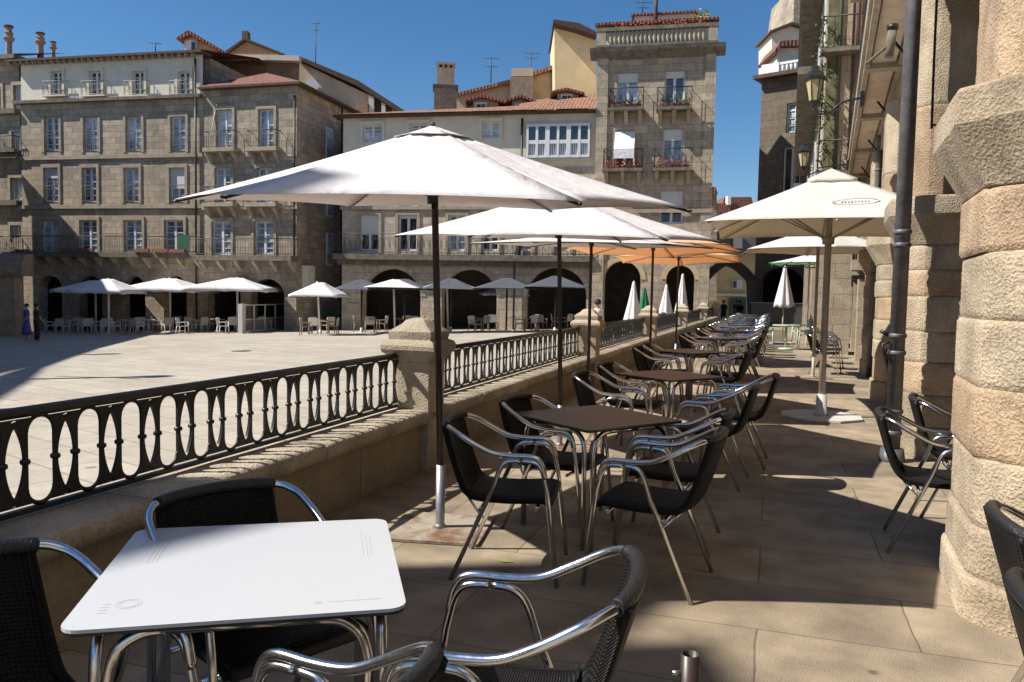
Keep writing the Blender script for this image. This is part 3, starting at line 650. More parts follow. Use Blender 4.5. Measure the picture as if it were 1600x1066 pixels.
for k,s in enumerate(PS):
    if k<4: pier(s,k,k==0)
    else:
        m=MB(); m.box(-.02,1.1,s+.03,s+.95,-.05,2.04); m.box(0,1.1,s+.08,s+.9,2.5,4.42); m.build('pier',STONE_R,RB)
        MB().box(-.2,1.1,s-.1,s+1.05,2.25,2.5).build('pier_capital',TRIM,RB)
# pier behind the camera
pier(4.02-4.33,11,False)
# lintel, ceiling, inner wall
MB().box(.12,1.1,-4,44,4.40,4.9).build('lintel',STONE_R,RB)
MB().box(1.1,4.4,-4,44,4.40,4.6).build('arcade_ceiling',DARKWOOD,RB)
MB().box(4.2,4.5,-4,44,0,4.4).build('inner_wall',STONE_R,RB)
for s in range(0,40,4):
    MB().box(4.14,4.2,s+1.0,s+2.4,0,2.9).build('inner_door',GLASSD,RB)
# wall with window openings (local x inward, y along the street)
def wall_y(ops,y0,y1,z0,z1,x,depth,mat,parent,name='wall'):
    m=MB(); ys=sorted({y0,y1}|{a for o in ops for a in (o[0],o[1])}); zs=sorted({z0,z1}|{a for o in ops for a in (o[2],o[3])})
    for i in range(len(ys)-1):
        for j in range(len(zs)-1):
            cy,cz=(ys[i]+ys[i+1])/2,(zs[j]+zs[j+1])/2
            if any(o[0]<cy<o[1] and o[2]<cz<o[3] for o in ops): continue
            m.add([(x,ys[i],zs[j]),(x,ys[i+1],zs[j]),(x,ys[i+1],zs[j+1]),(x,ys[i],zs[j+1])],[(0,1,2,3)])
    for a,c,e,g in ops:
        d=x+depth
        m.add([(x,a,e),(x,c,e),(x,c,g),(x,a,g),(d,a,e),(d,c,e),(d,c,g),(d,a,g)],[(0,1,5,4),(1,2,6,5),(2,3,7,6),(3,0,4,7)])
    return m.build(name,mat,parent)
ops=[]; 
for k,s in enumerate(PS[:8]):
    for f in range(3): ops.append((s+1.6,s+2.9,5.0+3.6*f,7.6+3.6*f))
for a,c,e,g in list(ops):
    if a>23.5: ops.remove((a,c,e,g))
wall_y(ops,-4,23,4.85,16,.12,.3,STONE_R,RB)
MB().box(.5,9,-4,23,4.85,16).build('core',STONE_R,RB)
MB().box(-.5,9.5,-4.3,23.2,16,16.35).build('cornice',TRIM,RB)
for a,c,e,g in ops:
    w=MB(); x=.34
    w.box(x,x+.06,a,a+.09,e,g); w.box(x,x+.06,c-.09,c,e,g); w.box(x,x+.06,a+.09,c-.09,g-.09,g); w.box(x,x+.06,(a+c)/2-.05,(a+c)/2+.05,e,g-.09)
    for t in (.3,.55,.8): w.box(x+.005,x+.05,a+.09,c-.09,e+(g-e)*t-.015,e+(g-e)*t+.015)
    wo_=w.build('window',WHITE,RB); MB().box(x+.07,x+.09,a,c,e,g).build('pane',GLASSL,wo_)
# long balcony with coffered underside
m=MB(); m.box(-.40,.119,9.0,22.6,4.78,4.92).build('balcony_slab',TRIM,RB)
m=MB(); 
for s in (9.0,12.0,15.2,18.6,22.2): m.box(-.36,.118,s,s+.22,4.66,4.779)
m.box(-.36,-.29,9.22,22.2,4.68,4.779); m.box(.06,.117,9.22,22.2,4.68,4.779); m.build('balcony_beam',TRIM,RB)
m=MB(); m.box(-.27,.03,9.34,22.2,4.735,4.779); m.build('soffit_panel',plain('soffit_plaster',(.62,.50,.37),.9,var=.18,scale=3),RB)
for s in (10.6,13.8,17,20.4):
    MB().tube([(.10,s,4.35),(-.10,s,4.62)],.018,6).build('balcony_strut',IRON,RB)
def scroll(cx,cz,r_,s=1):
    return [(cx+s*r_*(1-.11*k/1.6)*math.cos(k*.62),cz+r_*(1-.11*k/1.6)*math.sin(k*.62)) for k in range(13)]
def scroll_rail(y0,y1,x,z,parent,h=.95,mesh_only=False):
    m=MB(); m.tube([(x,y0,z+h),(x,y1,z+h)],.02,6); m.tube([(x,y0,z+.05),(x,y1,z+.05)],.012,6); m.tube([(x,y0,z+h-.13),(x,y1,z+h-.13)],.012,6)
    yy=y0
    while yy<y1:
        m.tube([(x,yy,z),(x,yy,z+h)],.009,5)
        if y1-yy>.2:
            m.tube([(x,a+0,c) for a,c in scroll(yy+.11,z+.3,.085)],.008,5); m.tube([(x,a,c) for a,c in scroll(yy+.11,z+.58,.085,-1)],.008,5)
        yy+=.22
    return m
m=scroll_rail(9.1,22.5,-.34,4.92,RB)
yy=-.34
m.tube([(-.34,9.1,5.87),(.1,9.1,5.87)],.02,6); m.tube([(-.34,9.1,4.98),(.1,9.1,4.98)],.012,6)
for k in range(3): m.tube([(a,9.1,c) for a,c in scroll(-.25+.15*k,5.25,.07)],.008,5); m.tube([(a,9.1,c) for a,c in scroll(-.25+.15*k,5.5,.07,-1)],.008,5); m.tube([(-.34+.15*k,9.1,4.95),(-.34+.15*k,9.1,5.87)],.009,5)
m.build('balcony_railing',IRON,RB)
for s in (9.6,12.5,16): MB().box(-.3,-.12,s,s+.8,4.93,5.08).build('flower_box',plain('terracotta',(.38,.15,.09),.8),RB)
# small brackets below the long balcony and first-floor balconies higher up
for f in (1,2):
    for s in PS[1:4]:
        z=5.0+3.6*f-.02; MB().box(-.5,.119,s+1.2,s+3.3,z-.2,z).build('balcony_slab',TRIM,RB); scroll_rail(s+1.25,s+3.25,-.45,z,RB).build('balcony_railing',IRON,RB)
# downpipe in front of the second pillar
def pipe(x,y,z0,z1,r_,label,cat='downpipe',mat=PIPE,bands=(),parent=None,lean=0):
    root=empty('downpipe',(x,y,0),0,label,cat)
    MB().tube([(0,0,z0),(lean,0,z1)],r_,16).build('pipe',mat,root)
    for z in bands: MB().lathe([(0,0),(r_+.008,0),(r_+.012,.012),(r_+.012,.028),(r_+.008,.04),(0,.04)],16,(lean*(z-z0)/(z1-z0),0,z)).build('collar',mat,root)
    return root
pr=pipe(1.12,8.15,0,9.5,.068,'thick dark grey downpipe standing in front of the second stone pillar',bands=(.25,.45,1.0,1.16,2.0,2.12,4.55,6.5))
MB().lathe([(0,0),(.115,0),(.115,.02),(.10,.12),(.0,.12)],16,(0,0,.0)).build('pipe_shoe',PIPE,pr)
m=MB(); m.tube([(-.07,-.05,1.12),(-.13,-.06,1.10),(-.12,-.07,1.0),(-.05,-.06,.95)],.012,6); m.tube([(-.07,0,1.18),(-.15,0,1.22)],.02,6); m.build('iron_hook',IRON,pr)
m=MB(); m.lathe([(0,0),(.09,0),(.10,.05),(.085,.1),(.085,.5),(.0,.5)],14,(0,0,4.65)); m.build('pipe_bracket',IRON,pr)
pipe(1.85,16.9,0,9,.06,'second grey downpipe farther along the arcade, behind the cream parasol',bands=(1,2,2.2,4))
# black cable down the far side of the pier
c=MB().tube(spline([(1.32,8.25,5.2),(1.33,8.24,3.3),(1.36,8.22,3.12),(1.6,8.22,3.05),(2.4,8.3,3.0)],6),.012,6).build('cable',IRON); tag(c,'thin black cable looping down beside the downpipe onto the shaded pier','cable')
# floodlight-like dark box beside the pipe
r=empty('floodlight',(1.02,8.9,4.0),-.3,'dark cylindrical floodlight mounted beside the downpipe under the balcony','floodlight')
MB().tube([(0,0,-.05),(.02,.02,.22)],.045,12).build('lamp_body',TRIM_D,r); MB().lathe([(0,0),(.055,0),(.055,.05),(0,.06)],12,(.02,.02,.22)).build('lamp_cap',IRON,r); MB().tube([(.03,0,.1),(-.2,-.05,-.1)],.015,6).build('bracket',TRIM_D,r)
# the building beyond, standing further out
R2=empty('far_arcade_building',(1.12,23.2,0),-R(1.0),'tall ochre and grey building beyond the lamps with pink, white and orange pilasters','building')
MB().box(0,9,0,26,4.4,17).build('wall',STONE_2,R2)
MB().box(-.35,9.2,-.2,26.3,17,17.4).build('cornice',TRIM,R2)
for k in range(5): MB().box(.0,.9,.4+4.6*k,1.4+4.6*k,0,4.41).build('pier',STONE_R,R2)
MB().box(4,4.3,0,26,0,4.4).build('inner_wall',STONE_R,R2)
strips=[(.02,.30,plain('moss_green_strip',(.14,.13,.07),.9,var=.5,scale=4)),(.34,.62,STONE_R),(.98,1.2,plain('pink_strip',(.42,.30,.27),.8,var=.2,scale=4)),(1.26,1.42,STONE_R),(1.48,1.72,plain('white_strip',(.72,.72,.72),.8,var=.15,scale=4)),(1.76,2.05,plain('orange_brick_strip',(.55,.33,.16),.8,var=.3,scale=5))]
for a,c,mt in strips: MB().box(a,c,-.1,-.002,4.5,15).build('pilaster',mt,R2)
MB().tube([(.75,-.12,4.4),(.75,-.12,15)],.07,8).build('drainpipe',plain('brown_pipe',(.16,.09,.08),.6),R2)
MB().tube([(.33,-.13,4.4),(.33,-.13,15)],.05,8).build('drainpipe',plain('green_pipe',(.06,.08,.05),.6),R2)
for f in range(4):
    z=4.8+3.2*f
    for k in range(4): 
        wo_=MB().box(-.03,0,1.5+5*k,2.8+5*k,z,z+2.3).build('window',WHITE,R2); MB().box(-.05,-.031,1.6+5*k,2.7+5*k,z+.1,z+2.2).build('pane',GLASSL,wo_)
    MB().box(-.7,-.002,.6,20,z-.25,z-.05).build('balcony_slab',TRIM_D,R2)
    mm=MB(); mm.box(-.68,-.64,.6,20,z+.85,z+.89)
    for k in range(90): mm.box(-.67,-.65,.65+.215*k,.67+.215*k,z-.05,z+.85)
    mm.build('balcony_railing',IRONG,R2)
    mm=MB(); mm.tube([(-.1,-.5,z+.9),(2.1,-.5,z+.9)],.02,5); mm.tube([(-.1,-.5,z+.1),(2.1,-.5,z+.1)],.015,5); mm.tube([(-.1,-.5,z+.9),(-.1,0,z+.9)],.02,5)
    for k in range(9): mm.tube([(-.1+.27*k,-.5,z+.1),(-.1+.27*k,-.5,z+.9)],.009,4)
    if f<3: mm.build('balcony_railing',IRON,R2); MB().box(-.15,2.15,-.55,-.101,z-.02,z+.08).build('balcony_slab',TRIM_D,R2)
# climbing plant on that building's corner
def leafball(m,c,rad,n,size,flat=1):
    for _ in range(n):
        d=Vector((random.gauss(0,1),random.gauss(0,1),random.gauss(0,1)*flat)).normalized()*rad*random.random()**.4
        p=Vector(c)+d; a=Vector((random.gauss(0,1),random.gauss(0,1),random.gauss(0,1))).normalized(); e=a.orthogonal().normalized(); s_=size*random.uniform(.6,1.3)
        m.add([p-a*s_,p+e*s_*.5,p+a*s_,p-e*s_*.5],[(0,1,2,3)])
pl=empty('climbing_plant',(1.0,23.0,5.2),0,'dark green climbing plant hanging at the corner of the balcony under the lower lantern','plant')
m=MB()
for k in range(24): leafball(m,(.05+.1*math.sin(k),-.2,k*.16),.22,13,.06)
m.build('foliage',FOL,pl); MB().tube([(0,-.15,-.6),(.05,-.12,1.8),(0,-.12,3.6)],.02,5).build('stem',DARKWOOD,pl)
# wall lanterns
def lantern(loc,rz,label,s=1.0,arm=.9):
    root=empty('wall_lantern',loc,rz,label,'lantern','wrought iron wall lanterns')
    T=lambda pts:[(x*s,y*s,z*s) for x,y,z in pts]
    n=6
    def hx(r_,z): return [(r_*s*math.cos(R(60*k)),r_*s*math.sin(R(60*k)),z*s) for k in range(n)]
    MB().loft([hx(.13,.06),hx(.225,.62)],True,False).build('glass',LAMPGL,root)
    m=MB(); m.loft([hx(.25,.60),hx(.30,.64),hx(.30,.69),hx(.22,.76),hx(.20,.82),hx(.11,.90),hx(.10,.97),hx(.03,1.03),hx(.01,1.12)],True,False); m.build('roof',IRON,root)
    m=MB(); m.loft([hx(.05,-.12),hx(.09,-.06),hx(.15,0),hx(.15,.06)],True,False)
    for k in range(n):
        a=R(60*k); m.tube(T([(.132*math.cos(a),.132*math.sin(a),.05),(.228*math.cos(a),.228*math.sin(a),.62)]),.012*s,5)
    m.build('frame',IRON,root)
    m=MB(); m.tube([(x*s,0,z*s) for x,z in [(0,-.12),(0,-.24)]],.03*s,6)
    m.tube(spline([(0,0,-.2*s),(.2*s,0,-.3*s),(.45*s,0,-.22*s),(.7*s,0,-.02*s),(arm,0,.08*s)],5),.028*s,6)
    m.tube([(.28*s+a,0,-.1*s+c) for a,c in scroll(0,0,.12*s)],.018*s,5); m.tube([(.62*s+a,0,-.2*s+c) for a,c in scroll(0,0,.09*s,-1)],.016*s,5)
    m.build('bracket',IRON,root)
    MB().box(arm,arm+.05,-.08*s,.08*s,-.15*s,.25*s).build('wall_plate',IRON,root)
    return root
lantern((.45,12.1,4.26),.02,'wall lantern with amber glass and curled iron bracket, the upper and nearer of the two',.52,.60)
lantern((.58,20.2,4.62),.02,'wall lantern with amber glass, the lower and farther of the two',.56,.94)
# ================================================================== buildings round the square
class Fac:
    """a facade plane through A heading towards B; local x along it, y into the building, z up from ground z0"""
    def __init__(s,A,B,z0,name,label,cat='building'):
        s.A=Vector((A[0],A[1],z0)); d=Vector((B[0]-A[0],B[1]-A[1],0)); s.L=d.length; s.d=d.normalized(); s.n=Vector((-s.d.y,s.d.x,0)); s.z0=z0
        s.root=empty(name,s.A,math.atan2(s.d.y,s.d.x),label,cat)
    def px(s,x,y,dy=0):
        r=ray(x,y); t=((s.A+s.n*dy-CAM).dot(s.n))/r.dot(s.n); p=CAM+r*t-s.A; return p.dot(s.d),p.z
    def u(s,x,y=300,dy=0): return s.px(x,y,dy)[0]
    def z(s,x,y,dy=0): return s.px(x,y,dy)[1]
def facade_wall(f,u0,u1,z0,z1,ops,arches,mat,depth=.28,name='wall',y=0):
    m=MB(); allo=list(ops)+[(a,b_,z0-1,c) for a,b_,c,_ in arches]
    us=sorted({u0,u1}|{q for o in allo for q in o[:2] if u0<q<u1}); zs=sorted({z0,z1}|{q for o in allo for q in o[2:4] if z0<q<z1})
    for i in range(len(us)-1):
        for j in range(len(zs)-1):
            cx,cz=(us[i]+us[i+1])/2,(zs[j]+zs[j+1])/2
            if any(o[0]<cx<o[1] and o[2]<cz<o[3] for o in allo): continue
            m.add([(us[i],y,zs[j]),(us[i+1],y,zs[j]),(us[i+1],y,zs[j+1]),(us[i],y,zs[j+1])],[(0,1,2,3)])
    for a,b_,e,g in ops:
        d=y+depth; m.add([(a,y,e),(b_,y,e),(b_,y,g),(a,y,g),(a,d,e),(b_,d,e),(b_,d,g),(a,d,g)],[(0,1,5,4),(1,2,6,5),(2,3,7,6),(3,0,4,7)])
    for a,b_,top,rise in arches:
        n=16; c=(a+b_)/2; hw=(b_-a)/2; P=[(c-hw*math.cos(math.pi*k/n),top-rise+rise*math.sin(math.pi*k/n)) for k in range(n+1)]; D=y+.7
        vs=[];fs=[]
        for k,(x_,z_) in enumerate(P): vs+=[(x_,y,z_),(x_,y,top),(x_,D,z_)]
        for k in range(n): q=3*k; fs+=[(q,q+3,q+4,q+1),(q,q+2,q+5,q+3)]
        m.add(vs,fs)
        m.add([(a,y,z0),(a,y,top-rise),(a,D,top-rise),(a,D,z0)],[(0,1,2,3)]); m.add([(b_,y,z0),(b_,y,top-rise),(b_,D,top-rise),(b_,D,z0)],[(0,1,2,3)])
        # voussoir ring standing slightly proud
    return m.build(name,mat,f.root)
GLASSM=glassmat('reflecting_glass',(.10,.12,.15)); GLASSW=glassmat('white_curtain_glass',(.34,.36,.38))
def window(f,a,b_,e,g,y=.16,frame=WHITE,glass=GLASSL,rows=3,rail=None,surround=None,shutter=0,parent=None):
    p=parent or f.root; w=MB(); t=min(.09,(b_-a)*.1)
    w.box(a,a+t,y,y+.06,e,g); w.box(b_-t,b_,y,y+.06,e,g); w.box(a+t,b_-t,y,y+.06,g-t,g); w.box(a+t,b_-t,y,y+.06,e,e+t*1.3)
    c=(a+b_)/2; w.box(c-t*.8,c+t*.8,y-.01,y+.06,e+t*1.3,g-t)
    for k in range(1,rows+1):
        zz=e+(g-e)*k/(rows+1); w.box(a+t,c-t*.8,y+.01,y+.05,zz-.025,zz+.025); w.box(c+t*.8,b_-t,y+.01,y+.05,zz-.025,zz+.025)
    if glass is GLASSL: glass=random.choice([GLASSL,GLASSL,GLASSL,GLASSM,GLASSW,GLASSW])
    if not shutter and surround is TRIM and random.random()<.16: shutter=random.choice([.3,.45,.6])
    o=w.build('window',frame,p); MB().box(a+.01,b_-.01,y+.07,y+.09,e+.01,g-.01).build('pane',glass,o)
    if surround:
        s=MB(); q=.17; s.box(a-q,a-.003,-.06,0.1,e-.1,g); s.box(b_+.003,b_+q,-.06,.1,e-.1,g); s.box(a-q,b_+q,-.06,.1,g+.003,g+.22); s.build('surround',surround,o)
    if rail:
        s=MB(); h=rail; s.tube([(a,-.04,e+h),(b_,-.04,e+h)],.022,4); s.tube([(a,-.04,e+.08),(b_,-.04,e+.08)],.016,4); n=max(4,int((b_-a)/.14))
        for k in range(n+1): xx=a+(b_-a)*k/n; s.tube([(xx,-.04,e+.02),(xx,-.04,e+h)],.011,4)
        s.build('window_guard',IRONG,o)
    if shutter: MB().box(a+.01,b_-.01,y-.06,y-.02,g-(g-e)*shutter,g-.01).build('blind',ROLLER,o)
    return o
def balcony(f,u0,u1,z,out=.7,h=1.0,th=.22,orn=False,mat=TRIM_D,iron=IRONG,corb=0,ends=True,step=.16):
    s=MB().box(u0,u1,-out,-.002,z-th,z).build('balcony',mat,f.root)
    m=MB()
    m.tube([(u0+.05,-out+.06,z+h),(u1-.05,-out+.06,z+h)],.025,4); m.tube([(u0+.05,-out+.06,z+.08),(u1-.05,-out+.06,z+.08)],.018,4)
    if ends:
        for uu in (u0+.05,u1-.05): m.tube([(uu,-out+.06,z+h),(uu,0,z+h)],.025,4); [m.tube([(uu,-out*k/4,z),(uu,-out*k/4,z+h)],.012,4) for k in (1,2,3)]
    n=int((u1-u0)/step)
    for k in range(n+1):
        xx=u0+.05+(u1-u0-.1)*k/n; m.tube([(xx,-out+.06,z),(xx,-out+.06,z+h)],.012,4)
        if orn and k<n:
            w=(u1-u0-.1)/n; m.tube([(xx+w/2+w*.42*math.cos(q*.9),-out+.06,z+h*.5+h*.3*math.sin(q*.9)) for q in range(8)],.012,4)
    m.build('balcony_railing',iron,s)
    if corb:
        n=max(2,int((u1-u0)/corb))
        for k in range(n+1):
            m=MB(); xx=u0+.1+(u1-u0-.4)*k/n; m.yprism([(-.002,z-th-.01),(-out*.85,z-th-.01),(-out*.8,z-th-.12),(-out*.3,z-th-.42),(-.002,z-th-.6)],xx,xx+.2).build('corbel',TRIM,s)
    return s
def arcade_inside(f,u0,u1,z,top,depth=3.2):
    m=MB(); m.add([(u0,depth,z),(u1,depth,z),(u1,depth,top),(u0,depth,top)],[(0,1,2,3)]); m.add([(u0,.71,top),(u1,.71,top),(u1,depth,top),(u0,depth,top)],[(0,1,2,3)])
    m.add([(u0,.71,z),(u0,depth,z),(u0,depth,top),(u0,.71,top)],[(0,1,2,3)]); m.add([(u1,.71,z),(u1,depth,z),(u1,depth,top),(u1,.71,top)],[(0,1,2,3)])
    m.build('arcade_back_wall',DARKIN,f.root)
def ringstones(f,a,b_,top,rise,mat,y=-.05,w=.35):
    n=16; c=(a+b_)/2; hw=(b_-a)/2; m=MB(); rings=[]
    for k in range(n+1):
        t=math.pi*k/n; xi,zi=c-hw*math.cos(t),top-rise+rise*math.sin(t); xo,zo=c-(hw+w)*math.cos(t),top-rise+(rise+w)*math.sin(t)
        rings.append([(xi,y,zi),(xo,y,zo),(xo,.02,zo),(xi,.02,zi)])
    m.loft(rings,True,False).build('arch_ring',mat,f.root)
A_L=at_depth(37,50.0); B_L=at_depth(318,47.3); B_2=at_depth(463,45.7)
GZ=-1.75
# ---------- left building: cream top floor over coursed stone
L=Fac(A_L,B_L,GZ,'stone_apartment_building','long stone building with a cream plastered top floor and four columns of windows')
UL=L.L
cols3=[(70,92),(131,153),(197,221),(267,290)]
ops=[];wins=[]
for (a,c) in ((80,97),(140,158),(207,225),(278,297)): wins.append((a,c,111,148,'t'))
for (a,c) in ((70,92),(131,153),(197,221),(267,290)): wins.append((a,c,182,236,'3'))
for (a,c) in ((69,91),(129,151),(194,217),(265,289)): wins.append((a,c,262,316,'2'))
for (a,c) in ((65,92),(125,152),(194,222),(257,287)): wins.append((a,c,344,393,'1'))
zled=L.z(180,157); zeave=L.z(180,92); 
def wr(f,w):
    a,e=f.px(w[0],w[3]); b_,g=f.px(w[1],w[2]); return (a,b_,e,g)
top=[wr(L,w) for w in wins if w[4]=='t']; low=[(*wr(L,w),w[4]) for w in wins if w[4]!='t']
z1=L.z(180,395); 
arch=[(L.u(x-19,470),L.u(x+17,470),L.z(x,431),(L.u(x+17,470)-L.u(x-19,470))*.5) for x in (80,143,210,275)]
facade_wall(L,0,UL,0,zled,[o[:4] for o in low],arch,STONE_L)
facade_wall(L,.05,UL,zled+.12,zeave,top,[],PLASTER,name='upper_wall',y=.02)
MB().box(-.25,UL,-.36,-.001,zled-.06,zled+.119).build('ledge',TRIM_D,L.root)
for yy in (245,323): z=L.z(180,yy); MB().box(-.1,UL,-.13,-.001,z-.12,z+.1).build('string_course',TRIM,L.root)
for o in top: window(L,*o,frame=WHITE,glass=GLASSD,rows=3,surround=WHITE if 0 else PLASTER2); balcony(L,o[0]-.45,o[1]+.45,o[2]-.1,.30,.85,.08,orn=True,mat=PLASTER2,step=.3,iron=plain('pale_iron',(.30,.29,.27),.6))
for o in low: window(L,*o[:4],glass=GLASSL,rows=4,rail=1.0 if o[4]!='1' else None,surround=TRIM)
balcony(L,-.2,UL,z1,.75,.95,.3,corb=1.1,step=.17)
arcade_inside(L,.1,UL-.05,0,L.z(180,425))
MB().box(-.6,UL+.2,-.5,.6,zeave,zeave+.13).build('eave',TILED,L.root)
for k in range(30): MB().box(-.5+k*UL/29,-.4+k*UL/29,-.42,-.01,zeave-.14,zeave-.001).build('rafter_end',TRIM,L.root)
m=MB(); m.add([(-.6,-.5,zeave+.135),(UL+.2,-.5,zeave+.135),(UL+.2,6,zeave+1.5),(-.6,6,zeave+1.5),(UL+.2,9,zeave+.5),(-.6,9,zeave+.5)],[(0,1,2,3),(3,2,4,5)]); m.build('roof',TILE,L.root)
MB().box(.1,UL,.8,9,zled,zeave).box(.0,UL,3.3,9,0,zled).build('core',STONE_L,L.root)
m=MB(); m.box(0,.06,.0,3.3,zled-3,zled); m.build('side_wall',STONE_L,L.root)
def drain(f,x,ytop,ybot,off=-.12,r_=.06,mat=None):
    u_=f.u(x,(ytop+ybot)/2,off); MB().tube([(u_,off,f.z(x,ybot)),(u_,off,f.z(x,ytop))],r_,6).build('drainpipe',mat or IRON,f.root)
drain(L,306,92,520)
m=MB(); uu=L.u(299,380); m.box(uu-.45,uu+.35,-.72,-.68,z1+.05,z1+1.05); m.build('green_screen',plain('green_panel',(.03,.10,.06),.8),L.root)
for x in (150,120,235,265,290): u_=L.u(x,392); MB().box(u_-.5,u_+.5,-.9,-.72,z1,z1+.2).build('flower_box',plain('terracotta2',(.22,.10,.07),.8,var=.4,scale=8),L.root)
# balcony furniture: white chairs seen on the balcony
def mini_chair(x,y,z,rz,lab,grp,mat=WHITE2,src=[None]):
    if src[0] is None:
        root=empty('plastic_chair',(0,0,0),0,'x','chair'); 
        for sx in (-1,1):
            MB().tube([(sx*.25,.24,0),(sx*.24,.22,.62)],.026,5).build('leg',mat,root); MB().tube([(sx*.24,-.27,0),(sx*.23,-.20,.44)],.026,5).build('leg',mat,root)
            MB().box(sx*.27-.03,sx*.27+.03,-.22,.25,.62,.655).build('armrest',mat,root)
        MB().box(-.24,.24,-.22,.24,.41,.45).build('seat',mat,root)
        m=MB(); P=[(-.24,.45),(-.27,.80),(-.20,.87),(.20,.87),(.27,.80),(.24,.45)]
        m.add([(x_,-.21-.12*(z_-.45),z_) for x_,z_ in P]+[(x_,-.24-.12*(z_-.45),z_) for x_,z_ in P],[tuple(range(6)),tuple(range(11,5,-1))]+[(i,(i+1)%6,(i+1)%6+6,i+6) for i in range(6)])
        m.build('backrest',plain('woven_plastic',(.60,.57,.54),.6,var=.2,scale=40),root)
        src[0]=root; root.location=(x,y,z); root.rotation_euler=(0,0,rz); root['label']=lab; root['group']=grp; return root
    return dup(src[0],(x,y,z),rz,lab,grp)
# ---------- second building, stone, sharing the balcony line
S2=Fac(B_L,B_2,GZ,'corner_stone_building','weathered grey stone corner building with red tiled hip roof and two columns of windows')
U2=S2.L; z2e=S2.z(390,138)
w2=[(338,363,171,233,'3'),(404,428,170,232,'3'),(336,361,262,318,'2'),(402,427,262,318,'2'),(331,361,346,398,'1'),(397,428,346,398,'1')]
w2r=[(*wr(S2,w),w[4]) for w in w2]
ar2=[(S2.u(x-26,470),S2.u(x+26,470),S2.z(x,436),1.0) for x in (350,418)]
facade_wall(S2,0.0,U2,0,z2e,[o[:4] for o in w2r],ar2,STONE_2)
for o in w2r: 
    window(S2,*o[:4],glass=GLASSL,rows=4,surround=TRIM)
    if o[4]!='1': balcony(S2,o[0]-.5,o[1]+.5,o[2]-.02,.6,.95,.22,mat=TRIM,corb=.9)
z1b=S2.z(390,400); balcony(S2,0.01,U2+.1,z1b,.75,.95,.3,corb=1.1,step=.17)
zz=S2.z(390,325); MB().box(0,U2+.1,-.14,-.001,zz-.1,zz+.1).build('string_course',TRIM,S2.root)
arcade_inside(S2,.1,U2-.1,0,S2.z(390,430))
m=MB(); m.box(U2-.001,U2+.0,0,.1,0,.1)
# side wall facing the alley
sd_=at_depth(1000,60); 
SIDE=7.5
m=MB(); ops2=[]
us=[.001,SIDE]; 
m.add([(U2,0,0),(U2,SIDE,0),(U2,SIDE,z2e),(U2,0,z2e)],[(0,1,2,3)]); m.add([(0,SIDE,0),(U2,SIDE,0),(U2,SIDE,z2e),(0,SIDE,z2e)],[(0,1,2,3)]); m.build('side_wall',STONE_L,S2.root)
for yy,za,zb in ((3.4,z2e-3.6,z2e-1.6),(3.5,z2e-7,z2e-5),(3.5,z2e-10,z2e-8)):
    w=MB().box(U2-.02,U2+.03,yy,yy+.9,za,zb).build('window',WHITE,S2.root); MB().box(U2+.03,U2+.05,yy+.1,yy+.8,za+.1,zb-.1).build('pane',GLASSL,w)
MB().tube([(U2+.15,5.2,0),(U2+.15,5.2,z2e-.1)],.06,6).build('drainpipe',IRON,S2.root)
MB().box(U2+.01,U2+.35,.6,1.5,z1b-1.8,z1b-.5).build('meter_box',PLASTER,S2.root)
e=.45; ht=1.6
m=MB(); m.add([(-.05,-e,z2e+.12),(U2+e,-e,z2e+.12),(U2+e,SIDE,z2e+.12),(-.05,SIDE,z2e+.12),(U2*.42,2.6,z2e+ht),(U2*.42,SIDE,z2e+ht)],[(0,1,4),(1,2,5,4),(0,4,5,3)]); m.build('roof',TILER,S2.root)
MB().box(-.05,U2+e,-e,SIDE,z2e,z2e+.115).build('eave',TILED,S2.root)
drain(S2,460,150,400,-.1)
MB().tube([(1.0,.1,z2e-.3),(.6,-.35,z2e-3.4)],.03,5).build('cable_rod',PLASTER,S2.root)
s=MB(); s.lathe([(0,0),(.28,.02),(.38,.08),(.37,.09),(0,.03)],16); o=s.build('dish',PLASTER,None); bpy.data.objects.remove(o)
def dish(loc,lab,rz=0,sz=.4):
    r=empty('satellite_dish',loc,rz,lab,'satellite dish','satellite dishes'); n=14; rings=[[(rr*math.cos(2*math.pi*k/n),-.25*(rr*rr)/sz,rr*math.sin(2*math.pi*k/n)) for k in range(n)] for rr in (.02,sz*.5,sz)]
    o=MB().loft(rings,True,True).build('dish',plain('dish_grey',(.5,.5,.5),.6),r); MB().tube([(0,0,-sz*.9),(0,.1,-sz*2)],.03,5).build('mount',IRONG,r); MB().tube([(0,0,-sz*.8),(0,-.4,-.05)],.015,5).build('feed_arm',IRONG,r)
p=at_depth(488,52,135); dish(p,'round satellite dish on the eave corner of the stone corner building',.2,.45)
# ---------- taller house behind them
def wpx(x,y,Z): 
    p=at_depth(x,Z,y); return p
def slab(name,pts,Z0,thick_,mat,parent=None):
    """polygon seen in elevation at distance Z0, with real thickness going back"""
    P=[wpx(x,y,Z0) for x,y in pts]; Q=[wpx(x,y,Z0) + Vector((cf.x,cf.y,0)).normalized()*thick_ for x,y in pts]
    n=len(P); o=parent.matrix_world.inverted() if 0 else None
    base=Vector(parent.location) if parent else Vector((0,0,0)); rzm=Matrix.Rotation(-(parent.rotation_euler.z if parent else 0),3,'Z')
    v=[rzm@(p-base) for p in P+Q]
    return MB().add(v,[tuple(range(n)),tuple(range(2*n-1,n-1,-1))]+[(i,i+n,(i+1)%n+n,(i+1)%n) for i in range(n)]).build(name,mat,parent)
p=wpx(470,520,54); H1=empty('gabled_house',(p.x,p.y,GZ),0,'tall beige and brown house with long sloping gable behind the stone buildings','building')
slab('brown_wall',[(322,160),(322,90),(466,94),(462,300),(322,300)],53,.3,BROWNW,H1)
slab('fascia',[(318,84),(318,92),(467,95),(467,87)],52.4,.6,PLASTER2,H1)
